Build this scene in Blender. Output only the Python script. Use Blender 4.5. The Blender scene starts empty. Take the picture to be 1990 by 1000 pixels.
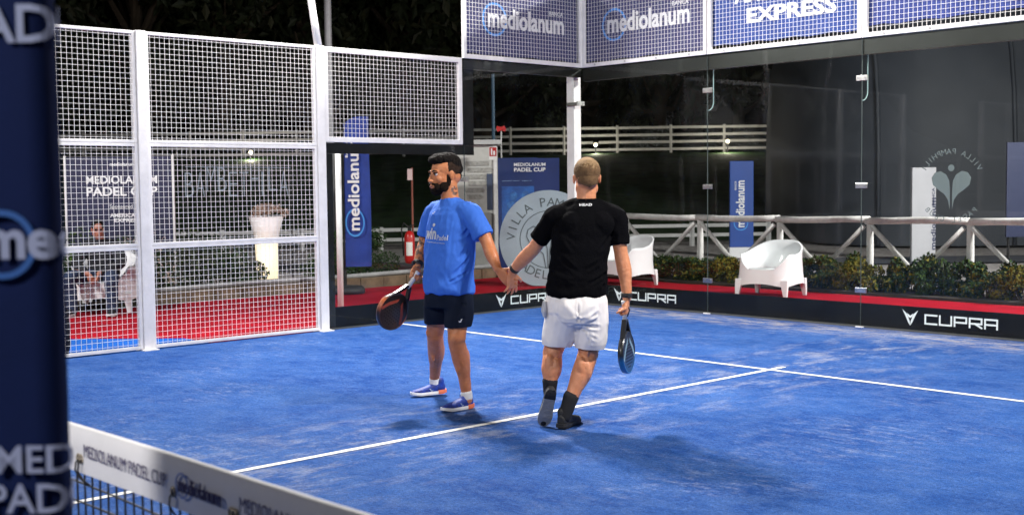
import bpy, bmesh, math, random
from mathutils import Vector, Matrix, noise
from mathutils.bvhtree import BVHTree
R = math.radians
rnd = random.Random(7)
V = Vector
sc = bpy.context.scene
COL = sc.collection

# ---------------------------------------------------------------- camera
cd = bpy.data.cameras.new('camera'); cam = bpy.data.objects.new('camera', cd); COL.objects.link(cam)
CAM = V((10.7344, -11.2402, 1.5298)); yaw, pit, roll = 2.392266, -0.0601944, -0.0109312
fw = V((math.cos(pit)*math.cos(yaw), math.cos(pit)*math.sin(yaw), math.sin(pit)))
r0 = fw.cross(V((0, 0, 1))).normalized(); u0 = r0.cross(fw)
rr = r0*math.cos(roll)+u0*math.sin(roll); uu = u0*math.cos(roll)-r0*math.sin(roll)
M = Matrix((( rr.x, uu.x, -fw.x, CAM.x), (rr.y, uu.y, -fw.y, CAM.y), (rr.z, uu.z, -fw.z, CAM.z), (0, 0, 0, 1)))
cam.matrix_world = M
cd.sensor_width = 36; cd.lens = 2348.08/1990*36; cd.clip_end = 400; cd.clip_start = .05
cd.dof.use_dof = True; cd.dof.focus_distance = 8.3; cd.dof.aperture_fstop = 4.6
sc.camera = cam
# ---------------------------------------------------------------- night sky, exposure
w = bpy.data.worlds.new('World'); sc.world = w; w.use_nodes = True
nt = w.node_tree; bg = nt.nodes['Background']
sky = nt.nodes.new('ShaderNodeTexSky'); sky.sky_type = 'NISHITA'; sky.sun_disc = False
sky.sun_elevation = R(-4); sky.sun_rotation = R(200)
nt.links.new(sky.outputs[0], bg.inputs[0]); bg.inputs[1].default_value = .05
sc.view_settings.view_transform = 'Standard'; sc.view_settings.look = 'None'
sc.view_settings.gamma = 1; sc.view_settings.use_curve_mapping = False; sc.view_settings.exposure = 0.0
sc.cycles.max_bounces = 7; sc.cycles.transparent_max_bounces = 16; sc.cycles.glossy_bounces = 4
sc.cycles.diffuse_bounces = 3; sc.cycles.sample_clamp_indirect = 4
MAST_W = 245.0      # watts per floodlight head

# ---------------------------------------------------------------- materials
MATS = {}
def mat(name, col, rough=.6, metal=0, bump=0, bscale=60, var=0, vscale=4, col2=None, spec=.5, emit=None, estr=0, sub=0, coat=0, stretch=None):
    if name in MATS: return MATS[name]
    m = bpy.data.materials.new(name); m.use_nodes = True; MATS[name] = m
    t = m.node_tree; b = t.nodes['Principled BSDF']; L = t.links.new
    b.inputs['Base Color'].default_value = (*col, 1); b.inputs['Roughness'].default_value = rough
    b.inputs['Metallic'].default_value = metal; b.inputs['Specular IOR Level'].default_value = spec
    b.inputs['Coat Weight'].default_value = coat
    if sub:
        b.inputs['Subsurface Weight'].default_value = sub; b.inputs['Subsurface Radius'].default_value = (.02, .008, .004); b.inputs['Subsurface Scale'].default_value = .6
    if emit:
        b.inputs['Emission Color'].default_value = (*emit, 1); b.inputs['Emission Strength'].default_value = estr
    co = t.nodes.new('ShaderNodeTexCoord').outputs['Object']
    if stretch:
        mp = t.nodes.new('ShaderNodeMapping'); mp.inputs['Scale'].default_value = stretch; L(co, mp.inputs[0]); co = mp.outputs[0]
    if var or col2:
        n = t.nodes.new('ShaderNodeTexNoise'); n.inputs['Scale'].default_value = vscale; n.inputs['Detail'].default_value = 6; n.inputs['Roughness'].default_value = .65
        L(co, n.inputs['Vector'])
        rp = t.nodes.new('ShaderNodeValToRGB'); rp.color_ramp.elements[0].position = .3; rp.color_ramp.elements[1].position = .7
        c2 = col2 or tuple(c*(1-var) for c in col); c1 = col if col2 else tuple(min(1, c*(1+var*.5)) for c in col)
        rp.color_ramp.elements[0].color = (*c2, 1); rp.color_ramp.elements[1].color = (*c1, 1)
        L(n.outputs[0], rp.inputs[0]); L(rp.outputs[0], b.inputs['Base Color'])
    if bump:
        n = t.nodes.new('ShaderNodeTexNoise'); n.inputs['Scale'].default_value = bscale; n.inputs['Detail'].default_value = 4
        L(co, n.inputs['Vector']); bp = t.nodes.new('ShaderNodeBump'); bp.inputs['Strength'].default_value = bump; bp.inputs['Distance'].default_value = .01
        L(n.outputs[0], bp.inputs['Height']); L(bp.outputs[0], b.inputs['Normal'])
    return m

WHITE = mat('white powder coated steel', (.78, .76, .76), .42, bump=.15, bscale=35, var=.12, vscale=7)
WIRE = mat('white galvanised wire', (.84, .82, .80), .5)
BLACK = mat('black steel', (.012, .012, .013), .5, spec=.3, bump=.1, bscale=20, var=.5, vscale=3)
BOARD = mat('black vinyl board', (.003, .003, .0035), .7, spec=.1, var=.3, vscale=2)
CHROME = mat('stainless steel', (.6, .6, .58), .28, metal=1, bump=.1, bscale=120)
PRINTW = mat('white print', (.8, .8, .82), .6)
PRINTB = mat('navy print', (.02, .03, .10), .6)
PRINTC = mat('sky blue print', (.05, .28, .75), .55)
NAVY = mat('navy banner fabric', (.004, .012, .066), .8, bump=.1, bscale=200, var=.2, vscale=3, spec=.15)
BLUEB = mat('royal blue banner fabric', (.012, .045, .30), .7, bump=.15, bscale=9, var=.25, vscale=4)
PURPB = mat('violet blue mesh banner', (.055, .058, .17), .7, var=.2, vscale=3)
RUBBER = mat('black rubber', (.015, .015, .016), .6, bump=.2, bscale=80)
SKIN1 = None

def glass_mat():
    m = bpy.data.materials.new('court glass'); m.use_nodes = True; t = m.node_tree; L = t.links.new
    t.nodes.remove(t.nodes['Principled BSDF'])
    out = t.nodes['Material Output']; ge = t.nodes.new('ShaderNodeNewGeometry')
    mr = t.nodes.new('ShaderNodeMapRange'); mr.inputs['To Min'].default_value = 1.21; mr.inputs['To Max'].default_value = 1/1.21
    L(ge.outputs['Backfacing'], mr.inputs[0])
    fr = t.nodes.new('ShaderNodeFresnel'); L(mr.outputs[0], fr.inputs['IOR'])
    n = t.nodes.new('ShaderNodeTexNoise'); n.inputs['Scale'].default_value = .9; co = t.nodes.new('ShaderNodeTexCoord'); L(co.outputs['Object'], n.inputs['Vector'])
    tr = t.nodes.new('ShaderNodeBsdfTransparent'); tr.inputs[0].default_value = (.945, .965, .955, 1)
    gl = t.nodes.new('ShaderNodeBsdfGlossy'); gl.inputs['Roughness'].default_value = .0; gl.inputs[0].default_value = (1, 1, 1, 1)
    bp = t.nodes.new('ShaderNodeBump'); bp.inputs['Strength'].default_value = .02; bp.inputs['Distance'].default_value = .01; L(n.outputs[0], bp.inputs['Height']); L(bp.outputs[0], gl.inputs['Normal'])
    mx = t.nodes.new('ShaderNodeMixShader'); L(fr.outputs[0], mx.inputs[0]); L(tr.outputs[0], mx.inputs[1]); L(gl.outputs[0], mx.inputs[2])
    # a trace of dust and ball marks on the pane
    n2 = t.nodes.new('ShaderNodeTexNoise'); n2.inputs['Scale'].default_value = 3; n2.inputs['Detail'].default_value = 8; L(co.outputs['Object'], n2.inputs['Vector'])
    r2 = t.nodes.new('ShaderNodeMapRange'); r2.inputs['From Min'].default_value = .45; r2.inputs['From Max'].default_value = .8; r2.inputs['To Min'].default_value = .001; r2.inputs['To Max'].default_value = .006; L(n2.outputs[0], r2.inputs[0])
    df = t.nodes.new('ShaderNodeBsdfDiffuse'); df.inputs[0].default_value = (.6, .62, .62, 1)
    m2 = t.nodes.new('ShaderNodeMixShader'); L(r2.outputs[0], m2.inputs[0]); L(mx.outputs[0], m2.inputs[1]); L(df.outputs[0], m2.inputs[2])
    L(m2.outputs[0], out.inputs[0]); return m
GLASS = glass_mat()
FIN = mat('polished glass edge', (.45, .6, .62), .15, spec=.8)

# ---------------------------------------------------------------- helpers
class MB:
    def __init__(s): s.v = []; s.f = []; s.m = []
    def add(s, vs, fs, mi=0):
        o = len(s.v); s.v += [tuple(v) for v in vs]; s.f += [tuple(o+i for i in f) for f in fs]; s.m += [mi]*len(fs); return s
    def box(s, x0, x1, y0, y1, z0, z1, mi=0):
        v = [(x0,y0,z0),(x1,y0,z0),(x1,y1,z0),(x0,y1,z0),(x0,y0,z1),(x1,y0,z1),(x1,y1,z1),(x0,y1,z1)]
        return s.add(v, [(3,2,1,0),(4,5,6,7),(0,1,5,4),(1,2,6,5),(2,3,7,6),(3,0,4,7)], mi)
    def tube(s, pts, rad, seg=8, mi=0, cap=True):
        pts = [V(p) for p in pts]; n = len(pts)
        if not isinstance(rad, (list, tuple)): rad = [rad]*n
        vs = []; fs = []; pu = None
        for i, p in enumerate(pts):
            d = (pts[min(i+1, n-1)]-pts[max(i-1, 0)]).normalized()
            if pu is None: pu = d.orthogonal().normalized()
            pu = (pu-d*pu.dot(d)).normalized(); pv = d.cross(pu)
            for k in range(seg):
                a = 2*math.pi*k/seg; vs.append(p+(pu*math.cos(a)+pv*math.sin(a))*rad[i])
        for i in range(n-1):
            for k in range(seg):
                a = i*seg+k; b = i*seg+(k+1) % seg; fs.append((a, b, b+seg, a+seg))
        if cap: fs.append(tuple(range(seg-1, -1, -1))); fs.append(tuple(range((n-1)*seg, n*seg)))
        return s.add(vs, fs, mi)
    def bar(s, a, b, w, h, mi=0, up=(0,0,1)):
        a = V(a); b = V(b); d = (b-a).normalized(); x = d.cross(V(up))
        if x.length < 1e-4: x = V((1,0,0))
        x.normalize(); y = x.cross(d); vs = []
        for p in (a, b):
            for sx, sy in ((-1,-1),(1,-1),(1,1),(-1,1)): vs.append(p+x*w/2*sx+y*h/2*sy)
        return s.add(vs, [(3,2,1,0),(4,5,6,7),(0,1,5,4),(1,2,6,5),(2,3,7,6),(3,0,4,7)], mi)
    def lathe(s, prof, c=(0,0,0), seg=20, mi=0):
        vs = []; fs = []; n = len(prof)
        for r, z in prof:
            for k in range(seg):
                a = 2*math.pi*k/seg; vs.append((c[0]+r*math.cos(a), c[1]+r*math.sin(a), c[2]+z))
        for i in range(n-1):
            for k in range(seg):
                a = i*seg+k; b = i*seg+(k+1) % seg; fs.append((a, b, b+seg, a+seg))
        fs.append(tuple(range(seg-1,-1,-1))); fs.append(tuple(range((n-1)*seg, n*seg)))
        return s.add(vs, fs, mi)
    def prism(s, poly, z0, z1, Mx=None, mi=0):   # polygon in local xy extruded in z, then transformed
        n = len(poly); vs = [V((x, y, z0)) for x, y in poly]+[V((x, y, z1)) for x, y in poly]
        if Mx: vs = [Mx @ v for v in vs]
        fs = [tuple(range(n-1,-1,-1)), tuple(range(n, 2*n))]+[(i, (i+1) % n, n+(i+1) % n, n+i) for i in range(n)]
        return s.add(vs, fs, mi)
    def xf(s, Mx): s.v = [tuple(Mx @ V(v)) for v in s.v]; return s
    def mesh(s, name):
        me = bpy.data.meshes.new(name); me.from_pydata(s.v, [], s.f); me.polygons.foreach_set('material_index', s.m); me.update(); return me
    def build(s, name, mats, parent=None, smooth=False, bevel=0, loc=None, kind=None, label=None):
        return link(name, s.mesh(name), mats, parent, smooth, bevel, loc, kind, label)
def link(name, me, mats, parent=None, smooth=False, bevel=0, loc=None, kind=None, label=None):
    o = bpy.data.objects.new(name, me); COL.objects.link(o)
    if not isinstance(mats, (list, tuple)): mats = [mats]
    if len(me.materials) == 0:
        for m in mats: me.materials.append(m)
    if smooth: me.polygons.foreach_set('use_smooth', [True]*len(me.polygons))
    if parent: o.parent = parent
    if loc is not None: o.location = loc
    if bevel:
        b = o.modifiers.new('b', 'BEVEL'); b.width = bevel; b.segments = 2; b.limit_method = 'ANGLE'
    if kind: o['kind'] = kind
    if label: o['label'] = label
    return o
def tag(o, label, cat, group=None):
    o['label'] = label; o['category'] = cat
    if group: o['group'] = group
    return o
def thing(name, label, cat, loc=(0,0,0), rz=0, group=None):
    o = bpy.data.objects.new(name, None); COL.objects.link(o); o.location = loc; o.rotation_euler = (0,0,rz); o.empty_display_size = .2
    return tag(o, label, cat, group)
def dup(root, loc=None, rz=None, label=None, sc_=None):
    kids = {}
    for o in bpy.data.objects:
        if o.parent: kids.setdefault(o.parent.name, []).append(o)
    def cp(o, par):
        c = o.copy(); COL.objects.link(c); c.parent = par
        for ch in kids.get(o.name, []): cp(ch, c)
        return c
    r = cp(root, None)
    if loc is not None: r.location = loc
    if rz is not None: r.rotation_euler = (0,0,rz)
    if sc_: r.scale = sc_
    if label: r['label'] = label
    return r
BOLD = {}
def text_mesh(s, width=None, height=None, bold=0, depth=.002, align='L', space=1.0):
    cu = bpy.data.curves.new('t', 'FONT'); cu.body = s; cu.size = 1; cu.offset = bold; cu.extrude = .5; cu.resolution_u = 3; cu.space_character = space
    o = bpy.data.objects.new('t', cu); COL.objects.link(o)
    dg = bpy.context.evaluated_depsgraph_get(); me = bpy.data.meshes.new_from_object(o.evaluated_get(dg))
    bpy.data.objects.remove(o); bpy.data.curves.remove(cu)
    xs = [v.co.x for v in me.vertices]; ys = [v.co.y for v in me.vertices]; x0, x1, y0, y1 = min(xs), max(xs), min(ys), max(ys)
    sx = width/(x1-x0) if width else None; sy = height/(y1-y0) if height else None
    sx = sx or sy; sy = sy or sx; W = (x1-x0)*sx
    ox = {'L': 0, 'C': -W/2, 'R': -W}[align]
    for v in me.vertices: v.co = V(((v.co.x-x0)*sx+ox, (v.co.y-y0)*sy, (v.co.z+.5)*depth))
    me.materials.clear(); return me
def text(name, s, Mx, m, parent, **k):
    me = text_mesh(s, **k); me.transform(Mx); return link(name, me, m, parent)
def frame_mat(o, x, y):     # matrix from local (x right, y up, z out) to a place
    x = V(x).normalized(); y = V(y).normalized(); z = x.cross(y)
    return Matrix(((x.x, y.x, z.x, o[0]), (x.y, y.y, z.y, o[1]), (x.z, y.z, z.z, o[2]), (0,0,0,1)))
def ring_mb(c, r, t, Mx, seg=28, depth=.002, a0=0, a1=2*math.pi):
    mb = MB(); vs = []; fs = []
    for k in range(seg+1):
        a = a0+(a1-a0)*k/seg
        for q in (r-t/2, r+t/2):
            for z in (0, depth): vs.append(Mx @ V((c[0]+q*math.cos(a), c[1]+q*math.sin(a), z)))
    for k in range(seg):
        b = k*4; fs += [(b+1,b+3,b+7,b+5),(b,b+4,b+6,b+2),(b,b+1,b+5,b+4),(b+2,b+6,b+7,b+3)]
    return mb.add(vs, fs)
def logo_bank(parent, Mx, Wd, col=None, ringc=None, small=True, bold=.022):
    """ring round the first letter, the lower-case word, the small word above its end; Wd = width of the word"""
    h = Wd*.19
    text('lettering', 'mediolanum', Mx, col or PRINTW, parent, width=Wd, height=h, bold=bold, depth=.003)
    ring_mb((Wd*.085, h*.42), Wd*.145, Wd*.022, Mx).build('emblem', ringc or PRINTC, parent)
    if small: text('lettering', 'BANCA', Mx @ Matrix.Translation((Wd*.80, h*.93, 0)), col or PRINTW, parent, width=Wd*.19, bold=.01, depth=.003)
def cupra(parent, Mx, Wd):
    """angular mark and wide word; Wd = total width"""
    s = Wd*.17; w = .0021
    poly1 = [(0,1),(.30,.72),(.46,.30),(.50,0),(.36,.22),(.20,.60)]; poly2 = [(1-x, y) for x, y in poly1][::-1]
    poly3 = [(.30,.78),(.5,.62),(.7,.78),(.62,.55),(.5,.48),(.38,.55)]
    mb = MB()
    for pl in (poly1[::-1], poly2[::-1], poly3[::-1]): mb.prism([(x*s, y*s*.92) for x, y in pl], 0, .002, Mx)
    mb.build('emblem', PRINTW, parent)
    # wide squared letters out of strokes
    lw = .016*Wd/.97*1.0; H = s*.50; y0 = s*.18; x = s*1.45; Lw = (Wd-x)/5.35; mbl = MB()
    glyph = {'C': [((1,1),(0,1)),((0,1),(0,0)),((0,0),(1,0))], 'U': [((0,1),(0,0)),((0,0),(1,0)),((1,0),(1,1))],
             'P': [((0,0),(0,1)),((0,1),(1,1)),((1,1),(1,.42)),((1,.42),(0,.42))], 'R': [((0,0),(0,1)),((0,1),(1,1)),((1,1),(1,.42)),((1,.42),(0,.42)),((.45,.42),(1,0))],
             'A': [((0,0),(0,1)),((0,1),(1,1)),((1,1),(1,0)),((0,.42),(1,.42))]}
    k = 0
    for ch in 'CUPRA':
        for a, b in glyph[ch]:
            ax, ay = x+a[0]*Lw*.84, y0+a[1]*H; bx, by = x+b[0]*Lw*.84, y0+b[1]*H
            d = V((bx-ax, by-ay, 0)).normalized()*lw/2; n = V((-d.y, d.x, 0)); z0 = .0004*(k % 5); k += 1
            mbl.prism([(ax-d.x-n.x, ay-d.y-n.y),(bx+d.x-n.x, by+d.y-n.y),(bx+d.x+n.x, by+d.y+n.y),(ax-d.x+n.x, ay-d.y+n.y)], 0, .002+z0, Mx)
        x += Lw*1.08
    mbl.build('lettering', PRINTW, parent)

FACE = R(47.067)       # rotation of anything that squarely faces the photographer
def remesh(mb, voxel, smooth_it=4, fac=.5):
    me = mb.mesh('tmp'); o = bpy.data.objects.new('tmp', me); COL.objects.link(o)
    r = o.modifiers.new('r', 'REMESH'); r.mode = 'VOXEL'; r.voxel_size = voxel; r.use_smooth_shade = True
    if smooth_it:
        s = o.modifiers.new('s', 'SMOOTH'); s.iterations = smooth_it; s.factor = fac
    dg = bpy.context.evaluated_depsgraph_get(); out = bpy.data.meshes.new_from_object(o.evaluated_get(dg))
    bpy.data.objects.remove(o); bpy.data.meshes.remove(me)
    out.polygons.foreach_set('use_smooth', [True]*len(out.polygons)); return out
def displace(me, fn):
    me.update(); nrm = [v.normal.copy() for v in me.vertices]
    for v, n in zip(me.vertices, nrm): v.co = v.co+n*fn(v.co.copy())
    me.update()
class Blob(MB):
    def limb(s, pts, radii, seg=18, sub=4, flat=False):
        """smooth tapering limb with rounded ends through the points"""
        pts = [V(p) for p in pts]; n = len(pts); P = []; Q = []
        for i in range(n-1):
            p0 = pts[max(i-1,0)]; p1 = pts[i]; p2 = pts[i+1]; p3 = pts[min(i+2,n-1)]
            for k in range(sub):
                t = k/sub
                P.append(.5*((2*p1)+(p2-p0)*t+(2*p0-5*p1+4*p2-p3)*t*t+(3*p1-p0-3*p2+p3)*t**3))
                tt = t*t*(3-2*t); Q.append(radii[i]*(1-tt)+radii[i+1]*tt)
        P.append(pts[-1]); Q.append(radii[-1])
        d0 = (P[0]-P[1]).normalized(); d1 = (P[-1]-P[-2]).normalized(); a = []; b = []; c = []; d = []
        for an in (80, 55, 28): a.append(P[0]+d0*Q[0]*math.sin(R(an))); b.append(Q[0]*math.cos(R(an)))
        for an in (28, 55, 80): c.append(P[-1]+d1*Q[-1]*math.sin(R(an))); d.append(Q[-1]*math.cos(R(an)))
        if flat: c, d = [], []
        return s.tube(a+P+c, b+Q+d, seg)
    def ell(s, c, r, Mx=None, seg=18, rings=12):
        vs = []; fs = []
        for i in range(1, rings):
            a = math.pi*i/rings
            for k in range(seg):
                b = 2*math.pi*k/seg; p = V((r[0]*math.sin(a)*math.cos(b), r[1]*math.sin(a)*math.sin(b), r[2]*math.cos(a)))
                vs.append(p)
        vs.append(V((0,0,r[2]))); vs.append(V((0,0,-r[2]))); t = len(vs)-2
        for i in range(rings-2):
            for k in range(seg):
                a = i*seg+k; b = i*seg+(k+1) % seg; fs.append((a, a+seg, b+seg, b))
        for k in range(seg):
            fs.append((t, k, (k+1) % seg)); q = (rings-2)*seg; fs.append((t+1, q+(k+1) % seg, q+k))
        vs = [(Mx @ v if Mx else v)+V(c) for v in vs]
        return s.add(vs, fs)
    def loft(s, rings, seg=28, ex=2.3):
        """rings: (centre, side vector, front vector) with the half widths as their lengths"""
        vs = []; fs = []
        for c, a, b in rings:
            c = V(c); a = V(a); b = V(b)
            for k in range(seg):
                t = 2*math.pi*k/seg; ct, st = math.cos(t), math.sin(t)
                vs.append(c+a*math.copysign(abs(ct)**(2/ex), ct)+b*math.copysign(abs(st)**(2/ex), st))
        n = len(rings)
        for i in range(n-1):
            for k in range(seg):
                x = i*seg+k; y = i*seg+(k+1) % seg; fs.append((x, y, y+seg, x+seg))
        fs.append(tuple(range(seg-1,-1,-1))); fs.append(tuple(range((n-1)*seg, n*seg)))
        return s.add(vs, fs)
# ================================================================ SETTING
def turf_mat(dark=False):
    m = bpy.data.materials.new('blue artificial turf'); m.use_nodes = True; t = m.node_tree; L = t.links.new; b = t.nodes['Principled BSDF']
    b.inputs['Roughness'].default_value = .85; b.inputs['Specular IOR Level'].default_value = .06
    co = t.nodes.new('ShaderNodeTexCoord').outputs['Object']
    def nz(sc_, det=8, ro=.6, st=None):
        n = t.nodes.new('ShaderNodeTexNoise'); n.inputs['Scale'].default_value = sc_; n.inputs['Detail'].default_value = det; n.inputs['Roughness'].default_value = ro
        if st:
            mp = t.nodes.new('ShaderNodeMapping'); mp.inputs['Scale'].default_value = st; L(co, mp.inputs[0]); L(mp.outputs[0], n.inputs['Vector'])
        else: L(co, n.inputs['Vector'])
        return n.outputs[0]
    def ramp(x, p0, p1, c0, c1):
        r = t.nodes.new('ShaderNodeValToRGB'); r.color_ramp.elements[0].position = p0; r.color_ramp.elements[1].position = p1
        r.color_ramp.elements[0].color = (*c0, 1); r.color_ramp.elements[1].color = (*c1, 1); L(x, r.inputs[0]); return r.outputs[0]
    def mixc(f, a, c, ty='MIX'):
        x = t.nodes.new('ShaderNodeMix'); x.data_type = 'RGBA'; x.blend_type = ty
        if isinstance(f, float): x.inputs[0].default_value = f
        else: L(f, x.inputs[0])
        L(a, x.inputs[6])
        if isinstance(c, tuple): x.inputs[7].default_value = (*c, 1)
        else: L(c, x.inputs[7])
        return x.outputs[2]
    def mul(a, c):
        x = t.nodes.new('ShaderNodeMath'); x.operation = 'MULTIPLY'; L(a, x.inputs[0])
        if isinstance(c, float): x.inputs[1].default_value = c
        else: L(c, x.inputs[1])
        return x.outputs[0]
    g = (0,0,0); h = (1,1,1)
    base = ramp(nz(.7, 12, .78, (1, 1.15, 1)), .36, .64, (.005, .038, .185), (.028, .088, .285))
    # brushed swirls of pile lying one way or the other
    base = mixc(mul(ramp(nz(4.2, 12, .88, (1.0, 1.35, 1)), .44, .70, g, h), .55), base, (.100, .180, .38))
    # silica sand that has collected in patches
    sand = mul(ramp(nz(.8, 3, .5), .50, .68, g, h), ramp(nz(7, 10, .8, (1, 1.8, 1)), .50, .66, g, h))
    # sand thrown to the foot of the walls
    sp = t.nodes.new('ShaderNodeSeparateXYZ'); L(co, sp.inputs[0])
    def near(ax, at, width):
        a = t.nodes.new('ShaderNodeMath'); a.operation = 'SUBTRACT'; L(sp.outputs[ax], a.inputs[0]); a.inputs[1].default_value = at
        c = t.nodes.new('ShaderNodeMath'); c.operation = 'ABSOLUTE'; L(a.outputs[0], c.inputs[0])
        d = t.nodes.new('ShaderNodeMapRange'); L(c.outputs[0], d.inputs[0]); d.inputs['From Max'].default_value = width; d.inputs['To Min'].default_value = 1; d.inputs['To Max'].default_value = 0
        return d.outputs[0]
    wl = mul(near(1, -.35, .55), ramp(nz(5, 8, .75, (.6, 2.5, 1)), .46, .58, g, h))
    wl2 = mul(mul(near(0, 5.0, 1.3), ramp(nz(3, 8, .75, (1.5, .7, 1)), .50, .62, g, h)), .9)
    base = mixc(mul(sand, .50), base, (.30, .33, .42))
    base = mixc(mul(wl, .8), base, (.36, .32, .29))
    base = mixc(mul(wl2, .55), base, (.30, .31, .36))
    fine = ramp(nz(160, 3, .9), .32, .68, (.30,.30,.34), (1.75,1.75,1.7))
    base = mixc(.75, base, fine, 'MULTIPLY')
    fine2 = ramp(nz(48, 4, .9), .36, .64, (.60,.60,.62), (1.36,1.36,1.34)); base = mixc(.85, base, fine2, 'MULTIPLY')
    L(base, b.inputs['Base Color'])
    bp = t.nodes.new('ShaderNodeBump'); bp.inputs['Strength'].default_value = .7; bp.inputs['Distance'].default_value = .012
    L(nz(140, 3, .8), bp.inputs['Height']); L(bp.outputs[0], b.inputs['Normal'])
    return m
TURF = turf_mat()
def sheet(name, x0, x1, y0, y1, z, m, n=1):
    mb = MB(); vs = [(x0+(x1-x0)*i/n, y0+(y1-y0)*j/n, z) for j in range(n+1) for i in range(n+1)]
    mb.add(vs, [(j*(n+1)+i, j*(n+1)+i+1, (j+1)*(n+1)+i+1, (j+1)*(n+1)+i) for j in range(n) for i in range(n)])
    return mb.build(name, m, kind='structure')
sheet('court_turf', -.02, 10.02, -20, .0, 0, TURF)
LINE = mat('white line turf', (.68, .68, .67), .85, bump=.6, bscale=140, var=.3, vscale=26)
for a in ((0, 10, -3.075, -3.025), (4.975, 5.025, -9.98, -3.079), (4.975, 5.025, -3.021, -2.85), (0, 10, -16.975, -16.925), (4.975, 5.025, -16.921, -10.02)):
    sheet('court_line', *a, .004, LINE)
CARPET = mat('red event carpet', (.33, .004, .014), .95, bump=.4, bscale=120, var=.3, vscale=3, spec=.1)
CARPB = mat('blue event carpet', (.012, .10, .42), .95, bump=.4, bscale=120, var=.2, vscale=4, spec=.1)
# red carpet walk round the court, lying on the ground 6 mm below the turf
mbx = MB(); mbx.box(-4.1, -.02, -5.3, 3.2, -.05, -.006); mbx.build('red_carpet', CARPET, kind='structure')
mbx = MB(); mbx.box(-.02, 12.5, .10, 3.2, -.05, -.006); mbx.build('red_carpet', CARPET, kind='structure')
# left of this the carpet stops on a slant and the blue one begins
mbx = MB(); mbx.prism([(-4.1,-14),(-1.6,-14),(-1.9,-6.6),(-.62,-5.3),(-4.1,-5.3)], -.05, -.006); mbx.build('red_carpet', CARPET, kind='structure')
mbx = MB(); mbx.prism([(-1.59,-14),(-.02,-14),(-.02,-5.3),(-.61,-5.3),(-1.89,-6.6)], -.05, -.008); mbx.build('blue_carpet', CARPB, kind='structure')
# ground with the grass bank rising behind
CD = V((-.7323, .6810)); CR = V((.6810, .7323))
def dl(x, y):
    p = V((x-CAM.x, y-CAM.y)); return p.dot(CD), p.dot(CR)
def gz(x, y):
    d, l = dl(x, y)
    if d < 31: return -.06
    t = min(1, (d-31)/26); z = -.06+3.0*(t**1.25)
    if d > 62: z += (d-62)*.05
    return z+.10*noise.noise(V((x*.25, y*.25, 0)))*min(1, (d-31)/6)
def ground_mat():
    m = bpy.data.materials.new('gravel and grass ground'); m.use_nodes = True; t = m.node_tree; L = t.links.new; b = t.nodes['Principled BSDF']
    b.inputs['Roughness'].default_value = .95; b.inputs['Specular IOR Level'].default_value = .1
    co = t.nodes.new('ShaderNodeTexCoord').outputs['Object']
    at = t.nodes.new('ShaderNodeAttribute'); at.attribute_name = 'grass'
    def nz(s, d=8): 
        n = t.nodes.new('ShaderNodeTexNoise'); n.inputs['Scale'].default_value = s; n.inputs['Detail'].default_value = d; n.inputs['Roughness'].default_value = .75; L(co, n.inputs['Vector']); return n.outputs[0]
    def rp(x, c0, c1, p0=.35, p1=.65):
        r = t.nodes.new('ShaderNodeValToRGB'); r.color_ramp.elements[0].color = (*c0,1); r.color_ramp.elements[1].color = (*c1,1); r.color_ramp.elements[0].position = p0; r.color_ramp.elements[1].position = p1; L(x, r.inputs[0]); return r.outputs[0]
    gr = rp(nz(9), (.26,.24,.235), (.62,.58,.57)); gs = rp(nz(1.3), (.012,.028,.008), (.035,.085,.022))
    x = t.nodes.new('ShaderNodeMix'); x.data_type = 'RGBA'; L(at.outputs['Fac'], x.inputs[0]); L(gr, x.inputs[6]); L(gs, x.inputs[7]); L(x.outputs[2], b.inputs['Base Color'])
    bp = t.nodes.new('ShaderNodeBump'); bp.inputs['Strength'].default_value = .8; bp.inputs['Distance'].default_value = .04; L(nz(22), bp.inputs['Height']); L(bp.outputs[0], b.inputs['Normal'])
    return m
n = 150; S = 130; mb = MB(); vs = []; gv = []
for j in range(n+1):
    for i in range(n+1):
        # denser near the court
        a = (i/n*2-1); c = (j/n*2-1); x = -15+S*(a*abs(a)**.6); y = 8+S*(c*abs(c)**.6)
        vs.append((x, y, gz(x, y))); d, l = dl(x, y)
        gv.append(max(0, min(1, (d-31.5+1.2*noise.noise(V((x*.4,y*.4,3))))/1.2)))
mb.add(vs, [(j*(n+1)+i, j*(n+1)+i+1, (j+1)*(n+1)+i+1, (j+1)*(n+1)+i) for j in range(n) for i in range(n)])
g = mb.build('ground', ground_mat(), kind='structure', smooth=True)
at = g.data.attributes.new('grass', 'FLOAT', 'POINT'); at.data.foreach_set('value', gv)
# kerb of weathered masonry with a pipe along its top, at the far edge of the carpet
KERB = mat('weathered tuff kerb', (.15, .105, .065), .9, bump=.6, bscale=14, var=.5, vscale=5)
SOIL = mat('dark planting soil', (.03, .022, .015), 1, bump=.8, bscale=20, var=.4, vscale=6)
kb = thing('kerb_wall', 'low brown masonry kerb with a grey pipe along its top behind the red carpet', 'kerb', (-4.2, 0, 0))
y = -3.9; k = 0
while y < 3.1:
    l = rnd.uniform(.42, .62); m_ = MB(); m_.box(-.09, .09+rnd.uniform(-.008,.008), 0, l-.012, -.05, .15+rnd.uniform(-.006,.006)); o = m_.build('stone', KERB, kb, bevel=.008, loc=(0, y, 0)); y += l
m_ = MB(); m_.tube([(-.02, yy, .185+.006*math.sin(yy*2)) for yy in [-3.9+i*.35 for i in range(21)]], .034, 10); m_.build('pipe', mat('grey plastic pipe', (.33,.33,.34), .6, var=.3, vscale=8), kb, smooth=True)
mbx = MB(); mbx.box(-6.6, -4.3, -12, -2.1, -.05, .07); mbx.build('planting_bed', SOIL, kind='structure')
mbx = MB(); mbx.box(-4.0, 12.5, 3.22, 4.1, -.05, .03); mbx.build('planting_bed', SOIL, kind='structure')
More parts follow.
